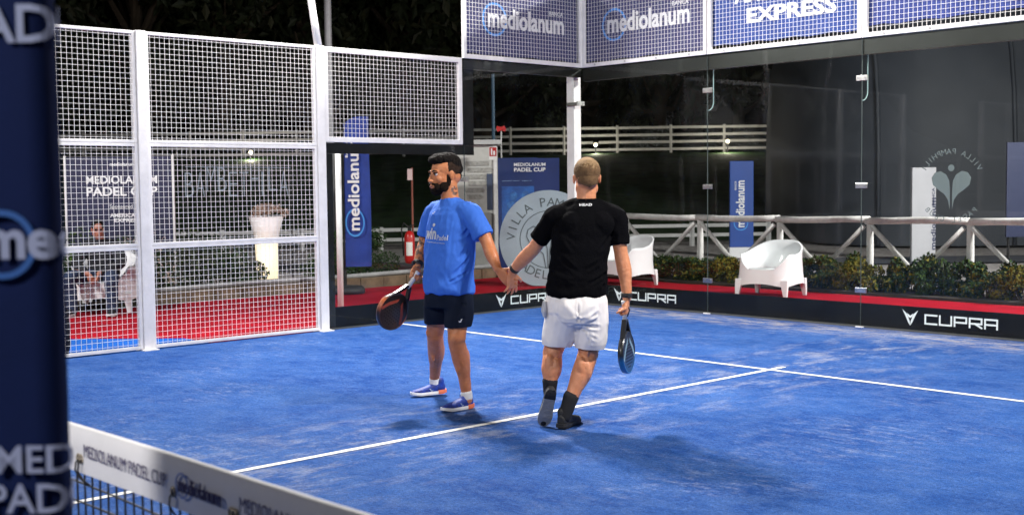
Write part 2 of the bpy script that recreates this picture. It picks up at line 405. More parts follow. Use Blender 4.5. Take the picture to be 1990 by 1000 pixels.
ASPH = mat('asphalt path', (.07,.075,.09), .9, bump=.4, bscale=40, var=.3, vscale=3)
# night sky is the world; the path behind the fence
mb = MB(); vs = []; fs = []
for i in range(21):
    l = -14+i*2.2
    for d in (22.6, 24.6):
        p = V((CAM.x, CAM.y))+CD*(d+.02*l)+CR*l; vs.append((p.x, p.y, -.03))
mb.add(vs, [(2*i, 2*i+2, 2*i+3, 2*i+1) for i in range(20)]); mb.build('path', ASPH, kind='structure')

# ================================================================ COURT CAGE
BOLT = mat('bolt steel', (.5,.5,.5), .3, metal=1)
def bracket(parent, axis, s, z, out):
    """small clamp plate with two bolts on a pane seam; axis 0: wall along X, 1: along Y"""
    mb = MB()
    for side in (1, -1):
        o = .006+.001
        if axis == 0: mb.box(s-.065, s+.065, side*o-.003, side*o+.003, z-.027, z+.027)
        else: mb.box(side*o-.003, side*o+.003, s-.065, s+.065, z-.027, z+.027)
    br = mb.build('bracket', CHROME, parent, bevel=.004)
    mb = MB()
    for q in (-.04, .04):
        for side in (1, -1):
            a = (s+q, side*.010, z) if axis == 0 else (side*.010, s+q, z); b = (s+q, side*.017, z) if axis == 0 else (side*.017, s+q, z)
            mb.tube([a, b], .012, 10)
    # third level stays within the thing > part > sub-part limit
    return br, mb
def seam_set(wall, pane, axis, s, zs, fin=True):
    for z in zs:
        br, mb = bracket(pane, axis, s, z, 1); mb.build('bolt', BOLT, pane)
def pane_obj(wall, axis, a, b, z0, z1):
    mb = MB(); g_ = .004
    if axis == 0: mb.box(a+g_, b-g_, -.006, .006, z0, z1)
    else: mb.box(-.006, .006, a+g_, b-g_, z0, z1)
    return mb.build('glass_pane', GLASS, wall)
def seam_strip(wall, axis, s, z0, z1):
    mb = MB()
    if axis == 0: mb.box(s-.002, s+.002, -.0055, .0055, z0, z1)
    else: mb.box(-.0055, .0055, s-.002, s+.002, z0, z1)
    mb.build('seal', mat('clear silicone seal', (.05,.065,.065), .5, spec=.2), wall)
bw = thing('glass_wall', 'long clear glass back wall of five tall panes behind the court', 'glass wall')
for i in range(5):
    p = pane_obj(bw, 0, 2*i, 2*i+2, .012, 2.985)
    if i: 
        seam_set(bw, p, 0, 2*i, (2.59, 1.48, .39)); seam_strip(bw, 0, 2*i, .02, 2.98)
        # glass stiffening fin behind the seam, rounded at its foot
        mb = MB(); prof = [(0,.0),(.10,.0),(.10,-.40)]+[(.10-.10*(1-math.cos(R(t))), -.40-.10*math.sin(R(t))) for t in (20,40,60,80,90)]
        Mx = frame_mat((2*i, .012, 2.86), (0,1,0), (0,0,1)); mb.prism(prof[::-1], -.006, .006, Mx); mb.build('glass_fin', GLASS, bw)
        mb = MB(); pts = [(2*i, .012+x, 2.86+z) for x, z in prof[1:]]; mb.tube(pts, .0045, 6); mb.build('fin_edge', FIN, bw)
        mb = MB(); mb.box(2*i-.045, 2*i+.045, -.03, .03, .001, .012); mb.build('foot_plate', WHITE, bw)
mb = MB(); mb.box(0, 10, .012, .10, 2.83, 2.985); mb.build('head_beam', mat('dark olive steel beam', (.010,.010,.008), .35, bump=.1, bscale=8, var=.5, vscale=2), bw)
mb = MB(); mb.box(-.02, 10, -.008, .03, -.02, .018); mb.build('floor_rail', mat('grey steel floor rail', (.06,.062,.06), .5), bw)
sw = thing('glass_wall', 'left glass side wall in two steps with a black frame beside the corner', 'glass wall')
p = pane_obj(sw, 1, -2, 0, .012, 2.985); seam_set(sw, p, 1, -2.0, (1.48,)) if 0 else None
p2 = pane_obj(sw, 1, -3.99, -2, .012, 1.99); seam_set(sw, p2, 1, -2.0, (1.60, .39)); seam_strip(sw, 1, -2, .02, 1.98)
br, mbq = bracket(p, 1, -.03, 2.55, 1); mbq.build('bolt', BOLT, p)
BF = BLACK
for a in ((-3.99,-3.84,.02,1.878),(-3.99,-1.84,1.88,1.99),(-1.995,-1.84,1.992,2.878)):
    mb = MB(); mb.box(-.028, -.008, *a); mb.build('black_frame', BF, sw)
mb = MB(); mb.box(-.10, -.012, -1.99, -.004, 2.88, 2.985); mb.build('head_beam', MATS['dark olive steel beam'], sw)
mb = MB(); mb.box(-.03, .008, -3.99, -.02, -.02, .016); mb.build('floor_rail', MATS['grey steel floor rail'], sw)
cp_ = thing('corner_post', 'tall white square steel post standing just outside the glass corner', 'post', (-.17, .02, 0))
mb = MB(); mb.box(-.065,.065,-.065,.065,-.04,3.0); mb.build('post', WHITE, cp_, bevel=.006)
mb = MB(); mb.box(-.10,.10,-.10,.10,-.05,.008); mb.build('foot_plate', WHITE, cp_)
mb = MB(); mb.box(-.05,.16,-.085,-.067,2.52,2.57); mb.build('bracket', CHROME, cp_, bevel=.004)

WR = .0024
def wire_panel(parent, axis, a, b, z0, z1, off=0, step=.05, fr=.048, name='mesh_panel'):
    """framed weld-mesh panel; the wires are joined, the frame is the part"""
    mb = MB(); t = .02
    def bx(s0, s1, q0, q1, zz0, zz1):
        if axis == 0: mb.box(s0, s1, q0, q1, zz0, zz1)
        else: mb.box(q0, q1, s0, s1, zz0, zz1)
    bx(a, a+fr, off-t, off+t, z0, z1); bx(b-fr, b, off-t, off+t, z0, z1)
    bx(a+fr, b-fr, off-t, off+t, z0, z0+fr); bx(a+fr, b-fr, off-t, off+t, z1-fr, z1)
    pan = mb.build(name, WHITE, parent, bevel=.003)
    mb = MB(); n_ = round((b-a)/step)
    for k in range(1, n_):
        s = a+(b-a)*k/n_; w_ = .0008*noise.noise(V((s*3, z0, 5)))
        c = (s, off+.012, 0) if axis == 0 else (off+.012, s, 0)
        mb.tube([(c[0], c[1], z0+.01), (c[0], c[1], z1-.01)], WR, 4, cap=False)
    n_ = round((z1-z0)/step)
    for k in range(1, n_):
        z = z0+(z1-z0)*k/n_
        pa = (a+.01, off+.017, z) if axis == 0 else (off+.017, a+.01, z); pb = (b-.01, off+.017, z) if axis == 0 else (off+.017, b-.01, z)
        mb.tube([pa, pb], WR, 4, cap=False)
    wm = mb.build('wire_mesh', WIRE, pan, kind='stuff'); return pan
um = thing('upper_mesh_fence', 'white wire mesh band above the back glass wall, left end at the corner', 'mesh fence')
for i in range(5): wire_panel(um, 0, 2*i+.012, 2*i+1.995, 3.0, 4.0, .0)
mb = MB()
for i in range(20): mb.tube([(.25+.5*i, -.024, 3.024), (.25+.5*i, -.032, 3.024)], .011, 8)
mb.build('bolt', BOLT, um, kind='stuff')
us = thing('upper_mesh_fence', 'single white wire mesh panel above the tall left side pane', 'mesh fence'); wire_panel(us, 1, -2.0, -.012, 3.0, 4.0)
ms = thing('step_mesh_fence', 'white wire mesh panel above the lower side pane with the black frame', 'mesh fence'); wire_panel(ms, 1, -3.95, -2.03, 2.0, 3.0, fr=.055)
def side_bay(label, x, ya, yb, post=True, sgn=1):
    o = thing('side_mesh_fence', label, 'mesh fence', (x, 0, 0))
    for z0, z1 in ((.012, .985), (.985+.002, 1.955), (1.957, 3.0)): wire_panel(o, 1, ya+.052, yb-.052, z0, z1, fr=.030)
    return o
posts = []
def cage_post(x, y, label, h=3.0):
    o = thing('fence_post', label, 'post', (x, y, 0), group=None); mb = MB(); mb.box(-.04,.04,-.05,.05,-.05,h+.004); mb.build('tube', WHITE, o, bevel=.005)
    mb = MB(); mb.box(-.09,.09,-.075,.075,-.05,.010); mb.build('foot_plate', WHITE, o); return o
side_bay('white mesh bay of the left fence between the foreground banner and the doubled post', 0, -8, -6)
side_bay('wide white mesh bay of the left fence beside the black framed glass', 0, -6, -4)
cage_post(0, -4.0, 'white post carrying the floodlight arm between the mesh bay and the black framed glass')
cage_post(0, -6.0, 'broad white post between the two mesh bays at left')
cage_post(0, -8.0, 'white fence post hidden behind the foreground banner')
for k, (a, b) in enumerate(((-12,-10.9),(-14,-12),(-16,-14))):
    side_bay(['short','middle','last'][k]+' white mesh bay of the left fence beyond the net', 0, a, b)
    cage_post(0, b, ['first','second','third'][k]+' white fence post beyond the net on the left')
for k, (a, b) in enumerate(((-9.1,-8),(-8,-6),(-6,-4),(-13,-11.9),(-15,-13))):
    if (a, b) in ((-13,-11.9),): continue
    side_bay(['short','middle','rear','','far'][k]+' white mesh bay of the right side fence out of shot', 10, a, b)
    cage_post(10, a, ['first','second','third','','fourth'][k]+' white post of the right side fence out of shot')

# sponsor banners hung behind the upper mesh
def sponsor(label, axis, a, b, m, z0=3.07, z1=4.02):
    o = thing('sponsor_banner', label, 'banner', (0,0,0)); mb = MB(); n_ = 12; vs = []; fs = []
    for k in range(n_+1):
        s = a+(b-a)*k/n_; wv = .006*math.sin(k*1.7)
        for z in (z0+.01*math.sin(k*2.1), z1):
            for q in (.034+wv, .038+wv): vs.append((s, q, z) if axis == 0 else (-q, s, z))
    for k in range(n_):
        c = k*4; fs += [(c,c+4,c+6,c+2),(c+1,c+3,c+7,c+5),(c,c+1,c+5,c+4),(c+2,c+6,c+7,c+3)]
    mb.add(vs, fs); mb.build('sheet', m, o); return o
FX = frame_mat
s1 = sponsor('violet blue sponsor banner behind the upper mesh left of the corner', 1, -1.95, -.05, PURPB)
logo_bank(s1, FX((-.026, -1.58, 3.39), (0,1,0), (0,0,1)), 1.28)
s2 = sponsor('violet blue sponsor banner behind the upper mesh just right of the corner', 0, .06, 1.94, PURPB)
logo_bank(s2, FX((.42, .026, 3.39), (1,0,0), (0,0,1)), 1.30)
BLUE2 = mat('blue sponsor banner', (.025,.07,.30), .7, var=.2, vscale=3); BLUE3 = mat('deep blue sponsor banner', (.030,.055,.26), .7, var=.2, vscale=3)
s3 = sponsor('blue sponsor banner with two heavy white words above the second back pane', 0, 2.06, 3.94, BLUE2, 3.09)
text('lettering', 'AMERICAN', FX((2.36,.026,3.53), (1,0,0), (0,0,1)), PRINTW, s3, width=1.2, height=.17, bold=.035, depth=.003)
text('lettering', 'EXPRESS', FX((2.53,.026,3.30), (1,0,0), (0,0,1)), PRINTW, s3, width=1.15, height=.17, bold=.035, depth=.003)
s4 = sponsor('blue sponsor banner above the third back pane at the right edge', 0, 4.06, 5.94, BLUE3, 3.12)
text('lettering', 'PADEL CUP', FX((4.24,.026,3.375), (1,0,0), (0,0,1)), PRINTW, s4, width=1.4, height=.17, bold=.02, depth=.003)
s5 = sponsor('blue sponsor banner above the fourth back pane out of shot', 0, 6.06, 7.94, BLUE2, 3.1); s5s = sponsor('blue sponsor banner above the last back pane out of shot', 0, 8.06, 9.94, BLUE3, 3.1)
# black boards at the foot of the glass, on the outside
ab = thing('advertising_board', 'long black board with pale car maker lettering at the foot of the back glass', 'advertising board')
mb = MB(); mb.box(.0, 10, .030, .055, -.02, .252); mb.build('board', BOARD, ab)
for x in (.50, 4.46, 8.4): cupra(ab, FX((x, .0295, .06), (1,0,0), (0,0,1)) @ Matrix.Translation((0,0,-.0005)), 1.02)
ab2 = thing('advertising_board', 'black board with pale car maker lettering at the foot of the left side glass', 'advertising board')
mb = MB(); mb.box(-.055, -.030, -3.83, .03, -.02, .235); mb.build('board', BOARD, ab2)
cupra(ab2, FX((-.0295, -1.50, .05), (0,1,0), (0,0,1)), 1.02)

# faint club mark stuck on the outside of the third back pane, so it reads mirrored from the court
STK = mat('frosted sticker film', (.14,.160,.165), .7, spec=.2); cs = thing('glass_sticker', 'frosted mirrored club emblem of two crossed rackets on the third back pane', 'sticker', (4.98, .0075, 1.48))
SM = FX((0,0,0), (-1,0,0), (0,0,1))
def arc_text(s, r, a_mid, span, h, parent, Mx, m, inward=False):
    n_ = len(s)
    for k, ch in enumerate(s):
        if ch == ' ': continue
        a = a_mid+(.5-(k+.5)/n_)*span*(1 if not inward else -1)
        ta = a-math.pi/2 if not inward else a+math.pi/2
        text('letter', ch, Mx @ Matrix.Translation((r*math.cos(a), r*math.sin(a), 0)) @ Matrix.Rotation(ta, 4, 'Z'), m, parent, height=h, align='C', depth=.001)
arc_text('VILLA PAMPHILI', .30, R(90), R(130), .055, cs, SM, STK); arc_text('PADEL CLUB', .37, R(270), R(100), .05, cs, SM, STK, True)
def pear(sx):
    pts = []
    for t in range(0, 360, 20):
        a = R(t); r = .105; x = r*math.cos(a); y = r*math.sin(a)
        pts.append((sx*(.115+x), .05+y))
    pts = [p for p in pts]
    return pts
for sx in (1, -1):
    pl = [(sx*.012,-.24),(sx*.012,-.06),(sx*.02,.04),(sx*.05,.10),(sx*.11,.135),(sx*.17,.12),(sx*.205,.07),(sx*.19,.0),(sx*.13,-.05),(sx*.07,-.09),(sx*.03,-.15)]
    if sx > 0: pl = pl[::-1]
    mb = MB(); mb.prism(pl, 0, .001, SM); mb.build('racket_mark', STK, cs)
mb = MB(); mb.prism([(.033*math.cos(R(a)), .165+.033*math.sin(R(a))) for a in range(0,360,24)], 0, .001, SM); mb.build('ball_mark', STK, cs)

# ---------------------------------------------------------------- net
nety = -10.0
nt_ = thing('court_net', 'black cord net with a wide white printed tape across the court at lower left', 'net', (0, nety, 0))
TAPE = mat('white net tape', (.84,.83,.85), .7, bump=.2, bscale=300, var=.08, vscale=3)
mb = MB(); vs = []; fs = []; N = 160
def topz(x): return .902+.0135*abs(x-5)+.003*math.sin(x*2.6)
for k in range(N+1):
    x = 10*k/N; wv = .004*noise.noise(V((x*2.5, 0, 0)))
    for y_, z_ in ((-.010, -.115), (-.013+wv, -.055), (-.009, -.006), (0, .002), (.009, -.006), (.012+wv, -.05), (.010, -.105)): vs.append((x, y_, topz(x)+z_))
for k in range(N):
    for q in range(6): a = k*7+q; fs.append((a, a+7, a+8, a+1))
mb.add(vs, fs); mb.build('tape', TAPE, nt_, smooth=True)
CORD = mat('black net cord', (.012,.012,.014), .7)
mb = MB()
for k in range(1, 222):
    x = k*.045; mb.tube([(x+.004*math.sin(k*1.3), .0, .02), (x+.006*math.sin(k*.7), .0, .45), (x, .0, topz(x)-.095)], .0028, 4, cap=False)
for j in range(1, 20):
    mb.tube([(x_*.25, .0, .02+j*.0455+.005*math.sin(x_*.9+j)) for x_ in range(0, 41)], .0028, 4, cap=False)
mb.build('net_cords', CORD, nt_, kind='stuff')
NP = mat('purple grey print', (.085,.07,.15), .6)
x = 7.87-.74*3
gx = []
for k in range(6):
    z = topz(x)-.068
    text('lettering', 'MEDIOLANUM PADEL CUP', FX((x, -.0165, z), (1,0,0), (0,0,1)), NP, nt_, width=.425, height=.031, depth=.001, bold=-.006)
    Mx = FX((x+.485, -.0165, z+.002), (1,0,0), (0,0,1)); logo_bank(nt_, Mx, .18, NP, mat('pale blue print', (.25,.33,.62), .6), small=False, bold=-.004)
    gx += [x-.025, x+.452, x+.70]; x += .74
EYE = mat('brass eyelet', (.45,.38,.28), .35, metal=1)
for g0 in gx:
    mb = MB(); c = (g0, -.014, topz(g0)-.078)
    for t0 in range(12):
        a = R(t0*30); b = R(t0*30+30); mb.tube([(c[0]+.008*math.cos(a), c[1], c[2]+.010*math.sin(a)), (c[0]+.008*math.cos(b), c[1], c[2]+.010*math.sin(b))], .0028, 6)
    ey = mb.build('eyelet', EYE, nt_, smooth=True)
    mb = MB(); mb.tube([(c[0], -.008, c[2]), (c[0]+.002, -.022, c[2]-.008), (c[0]-.008, -.02, c[2]-.03), (c[0]+.006, -.014, c[2]-.05), (c[0]+.028, -.006, c[2]-.062)], .0022, 6); mb.build('lacing', CORD, nt_, smooth=True)
for x_ in (0.02, 9.98):
    mb = MB(); mb.tube([(x_, 0, -.02), (x_, 0, 1.0)], .035, 14); mb.build('net_post', WHITE, nt_, smooth=True)

# ---------------------------------------------------------------- foreground banner
fb = thing('column_banner', 'dark navy padded column banner with white lettering standing close at the left edge', 'banner', (9.069, -10.680, 0), FACE)
# local x = to the right in the view, -y towards the camera. edge rounding at the right side
RX = .118; RR_ = .016
def wrap(s):      # arc length along the front going right, then round the corner and back
    flat = RX-RR_
    if s <= flat: return (s, 0.0, (0,-1))
    th = (s-flat)/RR_
    if th <= math.pi/2: return (flat+RR_*math.sin(th), RR_*(1-math.cos(th)), (math.sin(th), -math.cos(th)))
    return (RX, RR_+(s-flat-RR_*math.pi/2), (1,0))
mb = MB(); n_ = 34; prof = []
for k in range(n_): 
    s = -.80+k*((.80+RX-RR_+RR_*math.pi/2+.012)/(n_-1)); q = wrap(s); prof.append((q[0], q[1]))
prof += [(RX-.012,.055),(-.78,.055)]
# pleats: slight undulation with height
lv = [0.0,.25,.5,.75,1.0,1.25,1.5,1.75,2.0,2.2]; vs = []; fs = []; m_n = len(prof)
for z in lv:
    for i, (px, py) in enumerate(prof): vs.append((px+.002*math.sin(z*5+i*.2), py+.003*math.sin(z*3+i*.35), z))
for a in range(len(lv)-1):
    for i in range(m_n): fs.append((a*m_n+i, a*m_n+(i+1) % m_n, (a+1)*m_n+(i+1) % m_n, (a+1)*m_n+i))
fs.append(tuple((len(lv)-1)*m_n+i for i in range(m_n))); mb.add(vs, fs); mb.build('cover', NAVY, fb, smooth=True)
def wrap_text(s, x, z, h, bold=.02, w=None, m=None):
    me = text_mesh(s, height=h, width=w, bold=bold, depth=.0015); bm = bmesh.new(); bm.from_mesh(me); bpy.data.meshes.remove(me)
    for cx in [RX-RR_-x+q*.006 for q in range(0, 12)]:
        bmesh.ops.bisect_plane(bm, geom=bm.verts[:]+bm.edges[:]+bm.faces[:], plane_co=(cx,0,0), plane_no=(1,0,0))
    lim = RX-RR_+RR_*math.pi/2+.008-x
    bmesh.ops.bisect_plane(bm, geom=bm.verts[:]+bm.edges[:]+bm.faces[:], plane_co=(lim,0,0), plane_no=(1,0,0), clear_outer=True)
    for v in bm.verts:
        p, q, nn = wrap(v.co.x+x); d = .005+v.co.z; v.co = V((p+nn[0]*d, q+nn[1]*d, z+v.co.y))
    me = bpy.data.meshes.new('t'); bm.to_mesh(me); bm.free(); link('lettering', me, m or mat('soft white print', (.30,.34,.52), .7), fb)
wrap_text('PADEL', -.002, 1.722, .050); wrap_text('CUP', -.012, 1.655, .0) if 0 else None
wrap_text('mediolanum', .028, 1.438, .056, bold=.03)
ring_mb((.050, 1.458), .042, .008, Matrix(((1,0,0,0),(0,0,-1,-.004),(0,1,0,0),(0,0,0,1)))).build('emblem', mat('mid blue print', (.02,.10,.36), .6), fb)
wrap_text('MEDIOLANUM', .032, 1.152, .038, bold=.012); wrap_text('PADEL CUP', .020, 1.098, .040, bold=.012)

# ================================================================ BACKGROUND THINGS
PLW = mat('white moulded plastic', (.74,.74,.77), .38, coat=.1, var=.04, vscale=3)
def armchair(label, loc, rz):
    c = thing('armchair', label, 'chair', loc, rz, 'white plastic armchairs beside the court')
    # front is -y. outline angle a measured from the front
    def outline(a, k):
        ca, sa = math.cos(a), math.sin(a); ex = 2/2.8
        return (.385*k*math.copysign(abs(sa)**ex, sa), -.33*k*math.copysign(abs(ca)**ex, ca))
    def top(a):
        f = (1-math.cos(a))/2      # 0 front, 1 back
        return .37+.20*min(1, max(0, (f-.03)/.22))**.8+.17*max(0, (f-.45)/.55)**1.3
    n_ = 56; vs = []; fs = []
    rows = [('o', .27, 1.05), ('o', .34, 1.01), ('t', .5, 1.0), ('t', .85, 1.0), ('t', 1, 1.01), ('i', 1, .935), ('i', .6, .90), ('s', 0, .86)]
    for i in range(n_):
        a = 2*math.pi*i/n_; tz = top(a)
        for kd, q, k in rows:
            if kd == 'o': z = min(q+ (.0), tz-.01); 
            elif kd in 'ti': z = .36+(tz-.36)*q + (.004 if kd == 't' and q == 1 else 0)
            else: z = .355
            fl = 1+.06*(1-min(1, max(0, z-.15)/.5)) if kd != 's' else 1
            x, y = outline(a, k*fl); back = max(0, -math.cos(a))*max(0, z-.45)*.28
            # arch the skirt between the legs
            if kd == 'o' and q == .27:
                z = .185-.035*abs(math.sin(2*a))**2
            vs.append((x, y+back, z))
    m_ = len(rows)
    for i in range(n_):
        j = (i+1) % n_
        for r_ in range(m_-1): fs.append((i*m_+r_, j*m_+r_, j*m_+r_+1, i*m_+r_+1))
    MB().add(vs, fs).build('shell', PLW, c, smooth=True)
    MB().lathe([(.005,.352),(.20,.350),(.27,.356),(.29,.37)][::1], (0,0,0), 28).xf(Matrix.Diagonal((1.05,.95,1,1))).build('seat', PLW, c, smooth=True)
    for sx in (-1, 1):
        for sy in (-1, 1):
            mb = MB(); cx, cy = sx*.315, sy*.262; fx, fy = sx*.352, sy*.300
            v = []
            for (px, py, z, h) in ((cx+sx*.010, cy+sy*.008, .24, .056), (fx*.965, fy*.965, .12, .040), (fx, fy, 0, .025)):
                v += [(px-h, py-h*.6, z), (px+h, py-h*.6, z), (px+h, py+h*.6, z), (px-h, py+h*.6, z)]
            mb.add(v, [(0,1,5,4),(1,2,6,5),(2,3,7,6),(3,0,4,7),(4,5,9,8),(5,6,10,9),(6,7,11,10),(7,4,8,11),(8,9,10,11),(3,2,1,0)]); mb.build('leg', PLW, c, bevel=.008)
    return c
ac = armchair('white plastic tub armchair standing alone on the red carpet before the hedge', (1.21, 2.39, -.006), FACE-R(38))
dup(ac, (-1.47, 2.46, -.006), FACE-R(50), 'white plastic tub armchair partly hidden behind the player in black')
dup(ac, (-3.88, -4.64, .0), FACE+R(4), 'white plastic chair under the seated onlooker behind the left mesh')
dup(ac, (-4.62, -4.20, .0), FACE+R(25), 'empty white plastic chair beside the seated onlooker')

# leaves
def leaf_cloud(n_, shape, size, seed, squash=1):
    r_ = random.Random(seed); vs = []; fs = []; mi = []
    for k in range(n_):
        p = shape(r_); s = size*r_.uniform(.6, 1.3); d = V((r_.gauss(0,1), r_.gauss(0,1), r_.gauss(0,1)+.4)).normalized(); t = d.orthogonal().normalized()
        t.rotate(Matrix.Rotation(r_.uniform(0,6.28), 3, d)); u = d.cross(t); o = len(vs); p = V(p)
        vs += [p-t*s, p-t*s*.1+u*s*.48+d*s*.12, p+t*s, p-t*s*.1-u*s*.48+d*s*.12]; fs += [(o,o+1,o+2),(o,o+2,o+3)]; m = 1 if r_.random() < .25 else 0; mi += [m, m]
    mb = MB(); mb.v = [tuple(v) for v in vs]; mb.f = fs; mb.m = mi; return mb
def clumps(centers, rad):
    def f(r_):
        c = centers[r_.randrange(len(centers))]; v = V((r_.gauss(0,1), r_.gauss(0,1), r_.gauss(0,1))).normalized()*rad*r_.uniform(.3, 1)**.5*c[3]
        return (c[0]+v.x, c[1]+v.y, c[2]+v.z*.9)
    return f
LF1 = mat('dark glossy leaves', (.022,.050,.012), .7, spec=.2, var=.5, vscale=5); LF2 = mat('olive green leaves', (.055,.095,.014), .7, spec=.2, var=.4, vscale=5)
LF3 = mat('yellow variegated leaves', (.24,.19,.018), .7, spec=.2, col2=(.03,.05,.012), vscale=16); LF4 = mat('night tree leaves', (.030,.045,.018), .6, var=.5, vscale=.5); LF5 = mat('night tree pale leaves', (.055,.06,.028), .6, var=.5, vscale=.5)
BARK = mat('grey brown bark', (.10,.075,.055), .9, bump=.8, bscale=20, var=.5, vscale=6)
def shrub_proto(seed, W_, D_, H_, mats_, n_=900, size=.035, name='shrub', lab='', grp=None, loc=(0,0,0)):
    r_ = random.Random(seed); o = thing(name, lab, 'shrub', loc, 0, grp)
    cs_ = [(r_.uniform(-.5,.5)*W_, r_.uniform(-.5,.5)*D_, r_.uniform(.12,.88)*H_, r_.uniform(.7,1.15)) for _ in range(16)]
    rad = min(W_, D_, H_)*.32
    leaf_cloud(n_, clumps(cs_, rad), size, seed).build('foliage', mats_, o)
    mb = MB()
    for c in cs_[:9]: mb.tube([(c[0]*.15, c[1]*.15, -.02), (c[0]*.6, c[1]*.6, c[2]*.55), c[:3]], [.010,.007,.003], 5)
    mb.build('stem', BARK, o); return o
HG = 'shrubs of the low hedge behind the back carpet'
protos = [shrub_proto(11+i, .70, .50, .36, [LF3, LF1] if i == 1 else [LF1, [LF2, LF2, LF3][i]], 3600, .027, 'hedge_shrub', 'x', HG, (0,0,-50)) for i in range(3)]
hx = [-3.1+.56*i for i in range(18)]
pl = ['behind the black shirted player','right of the hidden chair','left of the first bare fence post','below the blue totem','left of the lone armchair','just behind the lone armchair','right behind the lone armchair','right of the lone armchair']
yel = {3, 8, 13}
HL = ['dark green hedge shrub at the left start of the row by the round sign', 'dark hedge shrub second in the row behind the player in black', 'dark green hedge shrub close to the half hidden armchair', 'dull green hedge shrub right of the half hidden armchair', 'dark hedge shrub under the first rustic brace', 'yellow flecked hedge shrub under the first rustic post right of the player', 'green hedge shrub below the blue totem', 'dark green hedge shrub left behind the lone armchair', 'olive hedge shrub hidden behind the lone armchair', 'yellowish hedge shrub just right of the lone armchair', 'dark hedge shrub under the second rustic post', 'green hedge shrub left of the white totem foot', 'dark hedge shrub in front of the white totem', 'yellow flecked hedge shrub right of the white totem', 'green hedge shrub under the third rustic post', 'yellow gold hedge shrub near the right edge', 'tall dark hedge shrub at the right edge', 'hedge shrub last in the row, cut by the right edge']
first = {}
for i, x in enumerate(hx):
    v = 1 if i in (5, 9, 13, 15) else (0 if i % 2 else 2)
    sc3 = (1, 1, rnd.uniform(.88, 1.12)*(.85+.045*i))
    loc = (x, 3.62+rnd.uniform(-.06,.06), .0)
    if v not in first: o = protos[v]; first[v] = 1; o.location = loc; o.scale = sc3
    else: o = dup(protos[v], loc, rnd.uniform(-.3,.3), None, sc3)
    o['label'] = HL[i]

# rustic fence of round poles with diagonal braces
POLE = mat('whitewashed timber pole', (.70,.68,.67), .8, bump=.7, bscale=18, var=.25, vscale=9, stretch=(1,1,.5))
rf = thing('rustic_fence', 'whitewashed round pole fence with crossed braces behind the hedge', 'fence', (0, 4.3, 0))
px = [-6.1, -4.7, -3.1, -1.5, .03, 1.56, 3.06, 4.6, 6.1]
for i, x in enumerate(px):
    MB().tube([(x, 0, -.05), (x+.01, 0, .5), (x, .01, .92)], [.056,.052,.048], 10).build('post', POLE, rf, smooth=True)
    if i+1 < len(px):
        x2 = px[i+1]; mb = MB(); pts = [(x+(x2-x)*t-.05*(t == 0), -.01+.008*math.sin(i+t*5), .965-.012*i*.0+.012*math.sin(t*4+i)) for t in (0,.25,.5,.75,1)]
        mb.tube(pts, [.052,.048,.050,.046,.050], 10); mb.build('rail', POLE, rf, smooth=True)
        xm = (x+x2)/2
        MB().tube([(x+.06, -.05, .88), ((x+xm)/2, -.055, .58), (xm+.08, -.05, .16)], [.036,.034,.032], 8).build('brace', POLE, rf, smooth=True)
        MB().tube([(x2-.06, -.055, .88), ((x2+xm)/2, -.06, .57), (xm-.08, -.055, .16)], [.036,.033,.034], 8).build('brace', POLE, rf, smooth=True)
# low paddock fence at the foot of the bank, and the rail fence along its top
PADW = mat('white painted paddock board', (.62,.62,.62), .7, var=.2, vscale=3)
def dlp(d, l): p = V((CAM.x, CAM.y))+CD*d+CR*l; return p.x, p.y
def rail_fence(name, label, d, ls, zs, hh, top, dd=0, tilt=0.0):
    o = thing(name, label, 'fence', (*dlp(d, ls[0]), 0))
    P0 = o.location
    def pt(l, z): x, y = dlp(d+dd*l, l); return V((x, y, z+tilt*l))-P0
    for i in range(len(ls)):
        MB().bar(pt(ls[i], top[0]), pt(ls[i], top[1]), .09, .09, up=(1,0,0)).build('post', PADW, o)
        if i+1 < len(ls):
            for z in zs: MB().bar(pt(ls[i], z+.02*noise.noise(V((i,z,0)))), pt(ls[i+1], z+.02*noise.noise(V((i+1,z,0)))), .04, hh).build('board', PADW, o)
    return o
rail_fence('paddock_fence', 'low white two board fence at the foot of the dark grass bank', 30.2, [-13+1.95*i for i in range(11)], (.20, .44), .085, (-.1, .52), .05, .004)
rail_fence('bank_fence', 'long white four rail fence along the top of the grass bank', 59, [-26+2.6*i for i in range(20)], (3.15, 3.50, 3.84, 4.20), .12, (2.6, 4.32), 0, .003)
# lamps on the bank fence
LAMP = mat('glowing lamp glass', (.8,.8,.7), .3, emit=(1,.84,.52), estr=5)
def bank_lamp(label, d, l, z, gl):
    x, y = dlp(d, l); o = thing('bank_lamp', label, 'lamp', (x, y, z), 0, 'small lamps along the bank fence')
    MB().tube([(0,0,-1.1), (0,0,-.12)], .035, 8).build('post', BLACK, o)
    mb = Blob(); mb.ell((0,0,0), (.085,.085,.08)); mb.build('globe', LAMP, o, smooth=True)
    MB().lathe([(.16,.10),(.13,.15),(.02,.18)], (0,0,0), 12).build('cap', BLACK, o)
    ld = bpy.data.lights.new('lamp_light', 'POINT'); ld.energy = gl; ld.color = (1,.88,.70); ld.shadow_soft_size = .15; lo = bpy.data.objects.new('lamp_light', ld); COL.objects.link(lo); lo.parent = o; lo.location = (0,-.0,-.3)
bank_lamp('small glowing lamp on the bank seen through the wide left mesh bay', 56, -12.0, 3.15, 300)
bank_lamp('small glowing lamp on the bank just right of the white corner post', 57, 4.0, 3.35, 190)
bank_lamp('small glowing lamp on the bank above the blue totem', 57, 10.2, 3.45, 190)

